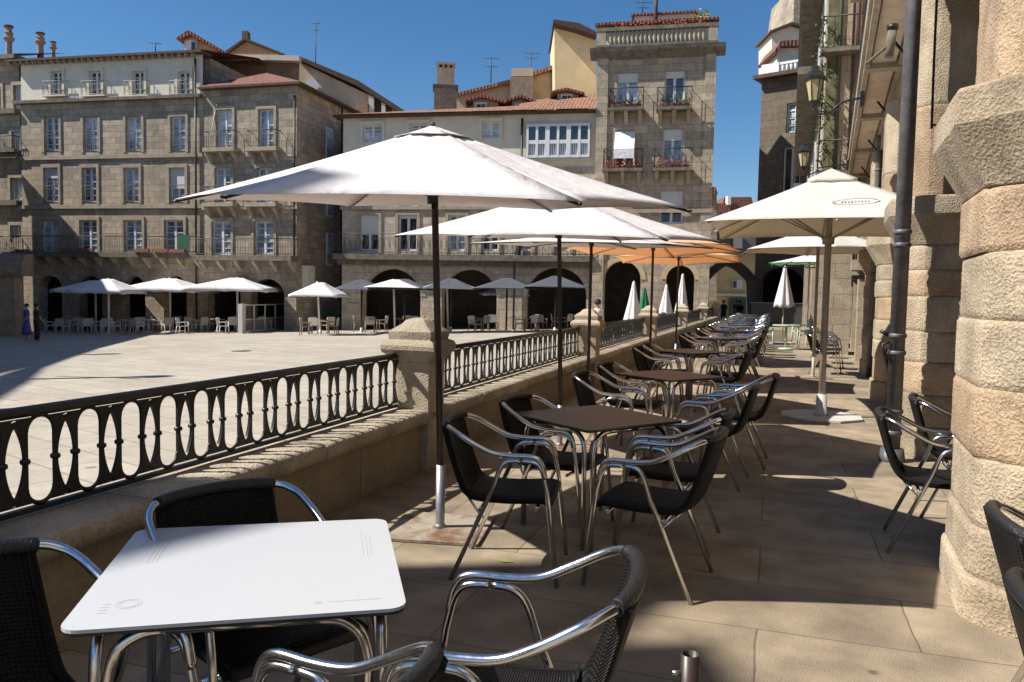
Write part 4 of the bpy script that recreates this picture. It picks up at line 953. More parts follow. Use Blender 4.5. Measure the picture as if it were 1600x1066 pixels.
slab('gable_wall',[(462,94),(634,176),(640,400),(462,400)],53.6,8,BEIGEW,H1)
slab('roof_edge',[(462,91),(466,87),(560,126),(640,178),(634,182),(558,134)],53.1,8.6,TILED,H1)
slab('loft_shade_panel',[(583,150),(612,164),(612,182),(583,182)],53.4,.1,plain('recess_shade',(.05,.035,.03),.9),H1)  # flat dark panel; the shade of a recess is put into its colour
slab('pillar',[(576,148),(584,152),(584,184),(576,184)],53.2,.3,PLASTER2,H1); slab('pillar',[(596,160),(602,163),(602,182),(596,182)],53.2,.3,PLASTER2,H1)
slab('low_chimney',[(553,160),(574,160),(574,182),(553,182)],53.0,1.2,plain('chimney_brick',(.36,.22,.14),.9,var=.3,scale=6),H1)
p=wpx(395,88,55); H2=empty('orange_gable',(p.x,p.y,p.z),0,'small orange rendered gable with a chimney above the brown wall','gable')
slab('gable',[(350,84),(382,62),(441,84)],56,3,ORANGEW,H2); slab('roof',[(346,84),(382,59),(444,84),(441,85),(382,62.5),(350,85)],55.6,3.6,TILED,H2); slab('chimney',[(378,62),(378,48),(387,48),(387,62)],56.4,.6,plain('chimney_dark',(.12,.10,.08),.9,var=.3,scale=5),H2)
p=wpx(300,88,52); H3=empty('roof_dormer',(p.x,p.y,p.z),0,'orange dormer with arched twin window and red roof above the cream floor','dormer')
slab('front_wall',[(288,84),(288,62),(297,56),(309,62),(309,84)],51,.2,plain('dormer_cream',(.6,.52,.42),.8),H3)
slab('side_wall',[(309,84),(309,60),(351,84)],51.1,.2,ORANGEW,H3)
slab('roof',[(274,60),(293,47),(300,50),(354,82),(350,84),(297,54),(280,61)],50.6,1.3,TILER,H3); 
ww=slab('window',[(290,83),(290,65),(298,62),(306,65),(306,83)],50.9,.08,WHITE,H3)
slab('pane',[(291.5,82),(291.5,66),(297,65),(297,82)],50.85,.05,GLASSD,ww).parent=H3; slab('pane',[(299,82),(299,65),(304.5,66),(304.5,82)],50.85,.05,GLASSD,H3)
def antenna(x,ytop,ybot,Z,lab,arms=((0,10),)):
    p=wpx(x,ybot,Z); q=wpx(x,ytop,Z); r=empty('antenna',p,YAW,lab,'antenna','roof antennas'); h=(q-p).length
    MB().tube([(0,0,0),(0,0,h)],.035,5).build('mast',IRONG,r); m=MB()
    for dz,w in arms:
        m.tube([(-w*.045,0,h-dz),(w*.045,0,h-dz)],.015,4)
        for k in range(5): m.tube([(-w*.04+w*.02*k,-.15,h-dz),(-w*.04+w*.02*k,.15,h-dz)],.01,4)
    m.build('aerial',IRONG,r)
antenna(493,38,130,54,'tall thin antenna mast above the long beige gable',((.05,6),(.5,4)))
antenna(767,90,130,50,'television antenna on the sloping beige roof left of centre',((.1,12),(.6,9)))
antenna(829,82,140,49,'television antenna beside the square chimney block',((.1,12),(.4,8)))
antenna(1004,2,22,47,'white television antenna on top of the tower house',((.1,12),(.4,8)))
antenna(243,66,84,50,'small antenna on the ridge of the cream floored building',((.1,9),))
def chimney(name,x0,x1,y0,y1,Z,lab,style):
    p=wpx((x0+x1)/2,y1,Z); q=wpx((x0+x1)/2,y0,Z); w=(x1-x0)/F*Z; h=q.z-p.z; r=empty(name,p,YAW+.1,lab,'chimney','chimneys on the roofs')
    CB=plain('chimney_stone',(.30,.23,.17),.9,var=.35,scale=4,bump=.4,bscale=8); CR=plain('chimney_render',(.55,.42,.28),.9,var=.2,scale=4)
    if style=='col':
        m=MB().lathe([(0,0),(w*.24,0),(w*.22,h*.55),(w*.3,h*.6),(w*.44,h*.66),(w*.44,h*.69),(w*.3,h*.72),(w*.3,h*.80),(w*.36,h*.84),(w*.24,h*.88),(w*.24,h),(0,h)],10,smooth=False); m.build('stack',CB,r); MB().lathe([(0,h),(w*.36,h),(w*.36,h*1.05),(0,h*1.05)],10).build('cap',TILED,r)
    else:
        MB().box(-w/2,w/2,-w*.4,w*.4,0,h*.5).build('base',CB,r); MB().box(-w*.56,w*.56,-w*.45,w*.45,h*.5,h*.56).build('collar',TRIM_D,r)
        k=.38; MB().box(-w*k,w*k,-w*.3,w*.3,h*.56,h*.90).build('stack',CR,r)
        m=MB(); 
        for i in range(4): xx=-w*k+i*(2*w*k-.12)/3; m.box(xx,xx+.12,-w*.3,w*.3,h*.90,h*.96)
        m.box(-w*k*1.1,w*k*1.1,-w*.34,w*.34,h*.96,h); m.build('vent_top',CR,r)
chimney('chimney',5,24,44,96,50,'tallest column chimney at the far left with a moulded top','col')
chimney('chimney',54,73,54,92,52,'middle column chimney at the left end of the cream floored building','col')
chimney('chimney',77,90,67,92,54,'shortest column chimney, right of the other two','col')
# ---------- building with three wide arches
A3=at_depth(534,46.6); B3=at_depth(926,43.9)
C3=Fac(A3,B3,GZ+.35,'arcaded_stone_building','pale stone building over three wide arches with an ornate balcony and tiled roof')
U3=C3.L; z3e=C3.z(730,181); z3f=C3.z(730,399)
w3=[(562,592,336,392,0,.55),(622,652,336,392,1,.1),(700,728,336,392,2,0),(752,780,336,392,3,.2),(806,832,336,392,4,0),(866,892,336,392,5,.5),
    (565,594,270,322,0,0),(626,654,270,322,0,0),(700,728,270,322,0,0),(752,780,270,322,0,0),(567,597,195,222,0,0),(753,781,190,216,0,0),(640,668,193,220,0,0)]
gal=(823,923,194,248); w3r=[wr(C3,w) for w in w3]; galr=wr(C3,(gal[0],gal[1],gal[2],gal[3]))
ar3=[(C3.u(a,470),C3.u(c,470),C3.z((a+c)/2,t),(C3.z((a+c)/2,t)-C3.z((a+c)/2,462))) for a,c,t in ((566,657,420),(690,776,421),(822,916,418))]
facade_wall(C3,0,U3,0,C3.z(730,262),[w for w in w3r if w[3]<C3.z(730,262)],ar3,STONE_3)
facade_wall(C3,.03,U3,C3.z(730,262)+.001,z3e,[w for w in w3r if w[3]>C3.z(730,262)]+[galr],[],PLASTER2,name='upper_wall',y=.03)
for w,src in zip(w3r,w3): window(C3,*w,glass=GLASSL if src[5]==0 else GLASSD,rows=1 if src[5] else 3,shutter=src[5],surround=TRIM if src[2]>230 else PLASTER2)
# white glazed gallery
a,c,e_,g_=galr; m=MB(); n=6; cw=(c-a)/n; mid=e_+(g_-e_)*.47
y=-.25
m.box(a,c,y,y+.1,g_-.12,g_); m.box(a,c,y,y+.1,e_,e_+.14); m.box(a,c,y,y+.1,mid-.1,mid+.1)
for k in range(n+1): t=.12 if k%2==0 else .07; m.box(max(a,a+k*cw-t),min(c,a+k*cw+t),y-.01,y+.1,e_,g_)
gw=m.build('glazed_gallery',WHITE,C3.root); MB().box(a+.02,c-.02,y+.12,y+.15,e_,g_).build('pane',plain('gallery_glass',(.06,.085,.11),.08,spec=.8,var=.3,scale=1.5),gw)
m=MB()
for k in range(34): xx=a+.1+(c-a-.2)*k/33; m.box(xx-.03,xx+.03,y+.105,y+.118,e_+.14,mid-.1)
m.build('gallery_slats',WHITE,gw); MB().box(a-.05,c+.05,y+.16,.3,e_-.1,e_).box(a-.05,c+.05,y+.16,.3,g_,g_+.1).build('gallery_frame',WHITE,C3.root)
balcony(C3,-.35,U3,z3f,.6,1.15,.32,orn=True,step=.34,corb=0)
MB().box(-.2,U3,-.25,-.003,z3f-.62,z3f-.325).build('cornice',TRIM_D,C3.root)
zz=C3.z(730,325); MB().box(-.1,U3,-.12,-.001,zz-.1,zz+.1).build('string_course',TRIM,C3.root)
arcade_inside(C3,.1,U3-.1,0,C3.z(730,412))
for q in ar3: ringstones(C3,*q,STONE_3,-.04,.3)
MB().box(-.45,U3,-.4,.5,z3e,z3e+.12).build('eave',TILED,C3.root)
zr=C3.z(860,150,3.2)
m=MB(); ur=C3.u(802,178)
m.add([(-.45,-.55,z3e+.125),(U3,-.55,z3e+.125),(U3,3.2,z3e+1.35),(-.45,3.2,z3e+.5)],[(0,1,2,3)]); m.add([(ur,-.57,z3e+.13),(U3,-.57,z3e+.13),(U3,3.6,z3e+2.0),(ur,3.6,z3e+1.6)],[(0,1,2,3)])
m.build('roof',TILE,C3.root)
MB().box(.05,U3,3.3,9,0,z3e).build('core',STONE_3,C3.root); MB().box(-.0,.05,.05,3.3,0,z3e).build('side_wall',STONE_3,C3.root)
drain(C3,814,186,405,-.12,.07); drain(C3,803,402,520,-.2,.06)
MB().box(C3.u(543,480),C3.u(561,480),-.08,-.003,C3.z(550,488),C3.z(550,474)).build('notice_board',plain('notice',(.45,.36,.25),.8,var=.3,scale=8),C3.root)
# things on its roof
def dormer(x0,xp,x1,yb,ye,yp,Z,lab,dx=0):
    p=wpx(xp,yb,Z); r=empty('roof_dormer',p,0,lab,'dormer','tiled dormers on the arcaded building')
    w=(x1-x0)*.24
    slab('front_wall',[(x0+w*.8,yb),(x0+w*.8,ye+2),(xp,yp+4),(x1-w*.8,ye+2),(x1-w*.8,yb)],Z,2.4,plain('dormer_wall',(.45,.34,.24),.8,var=.15,scale=4),r)
    slab('roof',[(x0,ye+2),(x0+1,ye-1),(xp,yp),(x1-1,ye+1),(x1,ye+5),(xp,yp+4)],Z-.4,3.2,TILER,r)
    o=slab('window',[(xp-10,yb-1),(xp-10,ye+4),(xp+9,ye+4),(xp+9,yb-1)],Z-.08,.07,WHITE,r); slab('pane',[(xp-7,yb-3),(xp-7,ye+7),(xp-1,ye+7),(xp-1,yb-3)],Z-.14,.05,GLASSD,r); slab('pane',[(xp+1,yb-3),(xp+1,ye+7),(xp+6,ye+7),(xp+6,yb-3)],Z-.14,.05,GLASSD,r)
dormer(727,752,791,176,156,148,46.5,'leftmost dormer on the arcaded roof, wide with a low red roof')
dormer(790,814,840,172,157,148,47,'middle dormer, weathered grey front, beside the square chimney block')
dormer(861,886,914,166,143,137,46,'rightmost dormer with a small dark white-framed window, below the ochre wall')
chimney('chimney',678,713,102,181,47,'large chimney of dark stone with a paler slotted top, left of the roofs','sq')
p=wpx(815,165,48.6); BB_=empty('chimney_block',(p.x,p.y,p.z),0,'square grey stone chimney block with a beige top behind the dormers','chimney','chimneys on the roofs')
slab('block',[(797,168),(797,120),(833,120),(833,168)],48.6,1.4,plain('chimney_stone',(.3,.23,.17)),BB_); slab('top',[(799,119),(799,107),(833,106),(833,119)],48.7,1.1,plain('block_top',(.55,.45,.33),.9),BB_)
p=wpx(800,180,51); H4=empty('beige_house',(p.x,p.y,GZ),0,'beige house with a roof sloping up to the right behind the dormers','building')
slab('gable_wall',[(713,182),(713,150),(797,129),(865,107),(867,182)],50.5,6,plain('beige_wall',(.52,.40,.28),.9,var=.15,scale=1.5),H4); slab('roof',[(711,150),(711,146),(797,124),(866,101),(867,107),(797,130)],50.1,6.6,TILE,H4)
p=wpx(900,170,48); H5=empty('ochre_house',(p.x,p.y,GZ),0,'tall ochre windowless wall with a sloping roof edge beside the tower house','building')
slab('wall',[(867,176),(866,37),(932,54),(932,260),(867,260)],47.6,5,OCHRE,H5); slab('roof',[(864,36),(865,30),(905,36),(932,50),(932,56),(900,45)],46.8,6,TILED,H5)
slab('fascia',[(866,40),(866,37),(932,52),(932,56)],47.3,.3,WHITE,H5)
# ---------- tower house
A4=at_depth(925,43.6); B4=at_depth(1107,42.3)
T4_=Fac(A4,B4,GZ+.8,'tower_house','tall narrow stone tower house with a balustraded roof terrace and flowered balconies')
U4=T4_.L; zc=T4_.z(1018,83)
w4=[(963,998,113,168,'b',.28),(1037,1071,110,168,'b',.2),(960,993,203,266,'c',.75),(1034,1068,201,262,'b',.3),(1030,1068,298,350,'n',.5),(1036,1060,330,350,'x',0)]
w4=w4[:5]; w4r=[wr(T4_,w) for w in w4]
ar4=[(T4_.u(943,470),T4_.u(1000,470),T4_.z(970,408),(T4_.u(1000,470)-T4_.u(943,470))/2),(T4_.u(1040,470),T4_.u(1084,470),T4_.z(1062,415),(T4_.u(1084,470)-T4_.u(1040,470))/2)]
facade_wall(T4_,0,U4,0,zc,w4r,ar4,STONE_T)
for w,s_ in zip(w4r,w4): window(T4_,*w,glass=GLASSL if s_[4]=='b' else GLASSD,rows=0,shutter=s_[5] if s_[4]!='c' else 0)
a,c,e_,g_=w4r[2]; MB().add([(a,-.02,g_-.1),(c,-.02,g_-.1),(c,-.75,e_+1.0),(a,-.75,e_+1.0),(c,-.75,e_+.5),(a,-.75,e_+.5)],[(0,1,2,3),(3,2,4,5)]).build('white_awning',cloth('awning_white',(.85,.85,.86),(.7,.7,.7),.15),T4_.root)
for x0,x1,y,fl in ((952,1007,172,2),(1026,1082,171,2),(943,1005,266,1),(1021,1082,265,1)):
    za=T4_.z((x0+x1)/2,y); bl=balcony(T4_,T4_.u(x0,y),T4_.u(x1,y),za,.75,1.0,.16,orn=True,iron=IRON,step=.3,corb=1.2)
    ua,ub=T4_.u(x0,y)+.15,T4_.u(x1,y)-.15
    for k in range(5): m=MB(); uu=ua+(ub-ua)*(k+.5)/5; leafball(m,(uu,-.6,za+.28),.2,40,.06); m.build('flower_clump',FLOW if fl==1 else FOL,bl)
    MB().box(ua,ub,-.66,-.5,za+.02,za+.18).build('flower_box',plain('terracotta',(.38,.15,.09)),bl)
for x in (925,932,1000,1015,1095,1103):
    pass
MB().box(0,T4_.u(946),-.12,-.002,0,zc).box(U4-.55,U4,-.12,-.002,0,zc).build('corner_pilaster',STONE_T,T4_.root)
zb=T4_.z(1018,270); MB().box(-.01,U4,-.16,-.121,T4_.z(1018,330)-.1,T4_.z(1018,330)+.1).build('string_course',TRIM,T4_.root)
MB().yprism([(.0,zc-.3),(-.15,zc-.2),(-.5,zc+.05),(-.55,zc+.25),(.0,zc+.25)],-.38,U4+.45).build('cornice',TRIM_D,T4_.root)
zt=T4_.z(1018,50); m=MB(); m.box(-.05,U4+.05,-.55,-.25,zt-.02,zt+.16).box(-.05,U4+.05,-.55,-.25,zc+.255,zc+.36); br_=m.build('terrace_balustrade',TRIM_D,T4_.root)
m=MB(); n=22
for k in range(n): m.lathe([(0,0),(.07,0),(.05,.1),(.11,.3),(.05,.6),(.08,zt-.02-zc-.36),(0,zt-.02-zc-.36)],8,(.7+(U4-1.4)*k/(n-1),-.4,zc+.36))
m.box(0,.45,-.52,-.28,zc+.36,zt-.02); m.box(U4-.45,U4,-.52,-.28,zc+.36,zt-.02); m.build('balusters',TRIM,br_)
for k in range(12): m=MB(); leafball(m,(.9+(U4-1.8)*k/11,-.3,zt+.3),.22,34,.07); m.build('flower_clump',FLOW,T4_.root)
zp=T4_.z(1018,30); MB().box(-.1,U4-.1,1.2,7,zc+.2,zp).build('penthouse_wall',PLASTER2,T4_.root)
m=MB(); m.box(-.25,U4+.1,.5,7,zp,zp+.12); m.build('penthouse_roof',TILER,T4_.root); MB().box(U4*.28,U4*.82,2.4,6,zp+.12,zp+1.0).build('upper_wall',PLASTER2,T4_.root); MB().box(U4*.25,U4*.84,2.2,6.2,zp+1.0,zp+1.1).build('upper_roof',TILER,T4_.root)
MB().tube([(U4*.47,2.2,zp),(U4*.47,2.2,zp+2.6)],.1,8).build('flue',TILED,T4_.root)
MB().box(0,U4,3.3,8,0,zc).build('core',STONE_T,T4_.root); MB().box(U4-.05,U4,.01,3.3,0,zc).box(0,.05,.01,3.3,0,zc).build('side_wall',STONE_T,T4_.root)
arcade_inside(T4_,.06,U4-.06,0,T4_.z(1018,405))
for q in ar4: ringstones(T4_,*q,plain('pale_ring',(.5,.38,.24),.85,var=.2,scale=4),-.04,.28)
for x in ((905,960)):
    pass
m=MB(); leafball(m,(0,0,.5),.4,120,.09); pl=empty('terrace_shrub',wpx(1096,40,43.2),0,'small bright yellow-green shrub at the right end of the tower house roof terrace','plant'); m.build('foliage',plain('yellow_leaves',(.35,.36,.04),.8,var=.4,scale=8),pl); MB().lathe([(0,-.5),(.2,-.5),(.25,.1),(0,.1)],10).build('pot',plain('terracotta',(.38,.15,.09)),pl)
# ---------- far left building
A5=at_depth(-150,52.4); B5=at_depth(36,50.2)
L0=Fac(A5,B5,GZ-.2,'corner_building','brown stone building at the left edge with white shuttered bays and iron balconies')
U0=L0.L; z0e=L0.z(15,95)
w0=[(22,38,133,172),(-2,2,136,172),(19,36,205,235),(17,35,278,312),(17,34,352,372),(-60,-30,140,172),(-60,-30,205,235),(-60,-30,278,312)]
facade_wall(L0,0,U0,0,z0e,[wr(L0,w) for w in w0],[],STONE_2)
for w in w0: window(L0,*wr(L0,w),glass=plain('white_shutter',(.62,.62,.6),.6,var=.1,scale=6),rows=2,surround=TRIM)
for y in (176,245,318,400): z=L0.z(10,y); MB().box(-.1,U0+.0,-.4,-.002,z-.15,z+.15).build('ledge',TRIM_D,L0.root)
for y in (235,390): z=L0.z(10,y); balcony(L0,U0-1.6,U0,z,.5,.8,.2,iron=IRON)
MB().box(-.3,U0+.1,-.5,6,z0e,z0e+.25).build('cornice',TRIM_D,L0.root); MB().box(0,U0,.3,8,0,z0e).build('core',STONE_2,L0.root)
m=MB(); m.add([(-.3,-.5,z0e+.255),(U0+.1,-.5,z0e+.255),(U0+.1,4,z0e+1.6),(-.3,4,z0e+1.6)],[(0,1,2,3)]); m.build('roof',TILE,L0.root)
p=at_depth(12,42,510); g=empty('stone_porch',(p.x,p.y,SQZ(p.x)-.2),YAW+.2,'tan stone pillar with a rounded canopy at the left edge of the square','porch')
MB().box(-3,.55,-.5,.6,0,3.4).build('pillar',STONE_R,g); MB().yprism([(-.9,3.4),(.8,3.4),(.8,4.6),(-.2,4.5),(-.75,4.1)],-3,1.0).build('canopy',plain('canopy_tan',(.26,.19,.13),.9,var=.3,scale=3),g)
# ---------- dark building at the end of the walkway
A6=at_depth(1178,50.5); B6=at_depth(1300,47.5)
D=Fac(A6,B6,-.6,'shaded_end_building','dark shaded building ending the walkway with white balustrade and red tiled attic')
UD=D.L+3; zd=D.z(1215,122)
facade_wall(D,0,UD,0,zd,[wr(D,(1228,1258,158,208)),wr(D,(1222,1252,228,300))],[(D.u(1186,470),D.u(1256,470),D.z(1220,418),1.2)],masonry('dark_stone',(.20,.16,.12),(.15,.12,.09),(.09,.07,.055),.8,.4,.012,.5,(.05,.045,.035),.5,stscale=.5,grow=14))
window(D,*wr(D,(1228,1258,158,208)),glass=GLASSL,rows=3,rail=.9); window(D,*wr(D,(1222,1252,228,300)),glass=GLASSD,rows=0)
arcade_inside(D,.1,UD-.1,0,D.z(1220,415),5)
MB().box(-.35,UD,-.6,6,zd,zd+.22).build('cornice',TILED,D.root); MB().box(-.0,.05,.01,9,0,zd).box(0,UD,5.1,9,0,zd).build('side_wall',STONE_T,D.root)
zw=D.z(1215,102); m=MB(); m.box(.1,1.2,-.4,-.1,zd+.22,zw+.05); m.box(1.2,UD,-.35,-.15,zw-.1,zw+.05)
for k in range(14): m.lathe([(0,0),(.09,0),(.05,.15),(.11,.35),(.06,zw-.1-zd-.22),(0,zw-.1-zd-.22)],8,(1.4+k*.26,-.25,zd+.22))
m.build('terrace_balustrade',WHITE,D.root)
za=D.z(1230,66,1.5); slab('attic_wall',[(1214,122),(1214,82),(1222,70),(1275,68),(1275,122)],53.5,3,PLASTER2,D.root); slab('attic_roof',[(1210,80),(1220,64),(1275,60),(1275,71),(1222,72),(1213,84)],53,3.6,TILER,D.root)
slab('attic_window',[(1246,108),(1246,90),(1258,90),(1258,108)],53.4,.1,WHITE,D.root)
slab('stair_tower',[(1206,105),(1206,47),(1238,38),(1268,46),(1268,105)],56,3,PLASTER2,D.root); slab('stair_roof',[(1203,48),(1238,34),(1270,44),(1270,47),(1238,38),(1203,51)],55.6,3.6,TILED,D.root)
# tall far block above it
p=at_depth(1262,60); H6=empty('far_tall_house',(p.x,p.y,-.5),0,'narrow tall stone house rising behind the shaded end building','building'); slab('wall',[(1240,200),(1240,8),(1246,-30),(1330,-30),(1330,200)],60,6,STONE_2,H6)
# street arch between the buildings and the sunlit facade beyond it
p=at_depth(1140,47.5); H7=empty('street_arch',(p.x,p.y,-.5),0,'low dark arch spanning the alley between the tower house and the shaded building','arch')
P=[(1094,470),(1094,400),(1186,400),(1186,470),(1180,470)]
n=12; inner=[(1108+72*(k/n),438-24*math.sin(math.pi*k/n)) for k in range(n+1)]
outer=[(1104+80*(k/n),436-30*math.sin(math.pi*k/n)) for k in range(n+1)]
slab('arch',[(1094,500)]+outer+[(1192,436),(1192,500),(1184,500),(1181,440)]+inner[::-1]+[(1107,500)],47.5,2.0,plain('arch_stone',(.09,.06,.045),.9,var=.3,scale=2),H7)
p=at_depth(1140,62); H8=empty('yellow_house',(p.x,p.y,-.5),0,'sunlit yellow house with a white window seen through the street arch','building')
slab('wall',[(1090,360),(1190,360),(1190,510),(1090,510)],66,4,plain('yellow_wall',(.66,.50,.28),.9,var=.12,scale=1),H8); slab('ledge',[(1100,458),(1190,460),(1190,464),(1100,462)],65.5,.5,PLASTER2,H8)
slab('upper_wall',[(1088,350),(1192,350),(1192,394),(1088,394)],65.4,.4,plain('grey_wall',(.16,.15,.14),.9),H8); slab('window',[(1146,372),(1160,372),(1160,388),(1146,388)],65.2,.2,WHITE,H8); slab('window',[(1144,437),(1160,437),(1160,452),(1144,452)],65.8,.2,WHITE,H8); slab('pane',[(1146,439),(1151,439),(1151,450),(1146,450)],65.7,.1,GLASSD,H8); slab('shop_front',[(1140,466),(1166,466),(1166,505),(1140,505)],65.6,.2,plain('shop_green',(.05,.10,.06),.6,var=.4,scale=3),H8)
# far red roofs between tower and end building
def far_house(x0,x1,yt,yr,Z,lab,mat=TILER,wall=PLASTER2):
    p=at_depth((x0+x1)/2,Z); r=empty('far_house',(p.x,p.y,-2),0,lab,'house','red roofed houses far behind')
    slab('wall',[(x0+2,470),(x0+2,yr+1),(x1-2,yr+1),(x1-2,470)],Z,8,wall,r)
    slab('roof',[(x0,yr+3),(x0+4,yt),(x1-4,yt),(x1,yr+3)],Z-.5,9,mat,r); return r
far_house(1106,1176,318,333,95,'far house with a bright red roof, lower one in the gap between the buildings'); h=far_house(1128,1178,308,319,110,'far house with a dark red roof, upper one in the gap')
slab('chimney',[(1137,320),(1137,306),(1142,306),(1142,320)],94,1,WHITE,h); 
far_house(1098,1122,292,300,62,'narrow grey house just behind the right corner of the tower house',TILE,STONE_T)
# ---------- unseen house added behind the camera, shaped to shade the wall and table corner
def sunpt(e1,e2,t):
    d=-sd; E1=Vector((-math.sin(SAZ),math.cos(SAZ),0)); E2=Vector((math.cos(SAZ)*math.sin(SEL),math.sin(SAZ)*math.sin(SEL),math.cos(SEL))); return E1*e1+E2*e2-d*t
def sun_e(p): p=Vector(p); return p.dot(Vector((-math.sin(SAZ),math.cos(SAZ),0))),p.dot(Vector((math.cos(SAZ)*math.sin(SEL),math.sin(SAZ)*math.sin(SEL),math.cos(SEL))))
_t=sun_e((-1.56,2.11,.73)); _c=sun_e((-1.9,3.31,2.0)); _k=sun_e((-2.75,3.62,.59))[0]-.41
pk=sunpt(_k,_t[1]+(_c[1]-_t[1])/(_c[0]-_t[0])*.89*(_k-_t[0]),20); g=empty('shadow_caster_house',(pk.x,pk.y,-1),SAZ+math.pi/2,'unseen house shape added behind the camera to cast shade','building')
h=pk.z+1; MB().xprism([(.28,0),(.28,h-.4),(0,h),(-.78,h-.85),(-.78,h-.38),(-1.28,h-.42),(-1.28,h-1.4),(-5.2,h-5.6),(-9,h-6),(-9,0)],0,5).build('wall',STONE_L,g)
# long house along the left side of the square, outside the picture
_a=sq(0,585); _b=sq(235,521.5); hs_=12.2; off_=Vector((sd.x/sd.z*hs_,sd.y/sd.z*hs_,0)); q0=_a+off_; q1=_b+off_; q0.z=q1.z=0; dd=(q1-q0).normalized(); g=empty('side_house',(q0.x,q0.y,-1.8),math.atan2(dd.y,dd.x),'long stone house along the left side of the square','building')
LN=(q1-q0).length+7.5; m=MB(); m.box(-30,LN,0,9,0,12.6); 
for k in range(16): m.box(-29+3.0*k,-28.4+3.0*k,.5,1.1,12.6,13.6)
m.build('wall',STONE_2,g); MB().box(-30.3,LN+.2,-.4,9,12.601,12.9).build('cornice',TRIM_D,g)
# street lamp outside the picture whose shadow falls across the square
sh=sq(270,588); hL=9.0; base=Vector((sh.x+sd.x/sd.z*hL,sh.y+sd.y/sd.z*hL,0)); g=empty('street_lamp',(base.x,base.y,SQZ(base.x)),0,'tall iron street lamp on the square','street lamp')
MB().tube([(0,0,0),(0,0,hL-.9)],[.22,.12],10).build('post',IRON,g); MB().lathe([(0,hL-.9),(.12,hL-.9),(.30,hL-.2),(.34,hL-.15),(.1,hL+.2),(0,hL+.3)],8).build('lantern_head',IRON,g); MB().tube([(-1.2,0,hL-1.5),(0,0,hL-1.2),(1.2,0,hL-1.5)],.05,6).build('arm',IRON,g)
for x_e,y_e in ((190,553),(95,638)):  # lamp copies added out of view to cast further shadow streaks
    q_=sq(x_e,y_e); b2=Vector((q_.x+sd.x/sd.z*hL,q_.y+sd.y/sd.z*hL,0)); dup(g,(b2.x,b2.y,SQZ(b2.x)),0,'unseen street lamp copy added to cast a shadow streak, '+('farther one' if y_e<600 else 'nearer one'),'street lamps'); g['group']='street lamps'
ga=sq(205,522); gb_=sq(-20,665); oz=20.0; sh_=Vector((sd.x/sd.z*oz,sd.y/sd.z*oz,0)); ga=ga+sh_+Vector((0,0,oz)); gb_=gb_+sh_+Vector((0,0,oz)); gc=ga+(gb_-ga)*1.4  # unseen tube added high over the square to cast the diagonal shadow band
gl=empty('shadow_caster',ga,0,'unseen tube added high above the square to cast a shadow band','shadow_caster'); MB().tube([(gc-ga)*(k/12)+Vector((0,0,-1.2*math.sin(math.pi*k/12))) for k in range(13)],[.32+.12*math.sin(k*1.9) for k in range(13)],8).build('shadow_caster_tube',FOL,gl)
# ================================================================== cafes on the square
def sqp(x,y): p=sq(x,y); return (p.x,p.y,p.z)
for k,(x,y,w,z,ap,lab,mt) in enumerate([(150,519,1.75,2.5,3.15,'white square parasol at the left end, half in shadow',CW),(170,523,1.45,2.4,3.1,'white square parasol with scalloped valance, second from the left',CW),(266,519,2.1,2.5,3.2,'white square parasol with scalloped valance on a visible white pole, third from the left',CW),(371,518,2.35,2.5,3.2,'largest white square parasol, above the glass windbreak',CW)]):
    x_,y_,z_=sqp(x,y); square_parasol((x_,y_,z_),w,z,ap,lab,mt,WHITE2,'white parasols of the left cafe',rot=.35,valance=.22,plate=True,poleR=.06,ribs=False,vent=0 if k else .0,px=-.0)
for k,(x,y,w,z,ap,lab,px_) in enumerate([(500,524,1.20,2.0,2.72,'small white square parasol standing alone between the two cafes',-.15),(617,521,1.45,2.35,2.85,'white parasol in front of the first wide arch',-.1),(700,519,1.40,2.35,2.85,'white parasol in front of the second wide arch',-.1),(783,512,1.40,2.05,2.80,'white parasol left of the third wide arch, on a leaning pole',-.1)]):
    x_,y_,z_=sqp(x,y); square_parasol((x_,y_,z_),w,z,ap,lab,CW,WHITE2,'white parasols in front of the arches',rot=.25+.1*k,valance=.12 if k in(0,3) else 0,plate=True,poleR=.05,ribs=False,vent=0,px=px_)
for k,(x,w,lab) in enumerate([(565,1.35,'grey parasol under the left end of the first wide arch'),(632,1.5,'grey parasol in the shade of the first wide arch'),(705,1.5,'grey parasol in the shade of the second wide arch'),(792,1.7,'grey parasol behind the leaning white parasol'),(868,1.6,'large grey parasol at the third wide arch')]):
    p=at_depth(x,41.5 if k<4 else 39); square_parasol((p.x,p.y,SQZ(p.x)),w,2.25,2.9,lab,CG,IRON,'grey parasols under the arches',rot=.3,plate=True,poleR=.05,ribs=False,vent=0)
for x,Z,h,lab,mt in ((990,29,2.05,'folded white parasol, leftmost of the folded ones',CW),(1007,30,1.85,'folded green parasol between the white folded ones',CGR),(1041,32,2.0,'folded white parasol right of the green one',CW),(1066,34,2.5,'tallest folded white parasol beside the stone pillar',CW)):
    p=at_depth(x,Z); z=-.35; closed_parasol((p.x,p.y,z),h+.3,.30,mt,lab,z0=.95,seed=x)
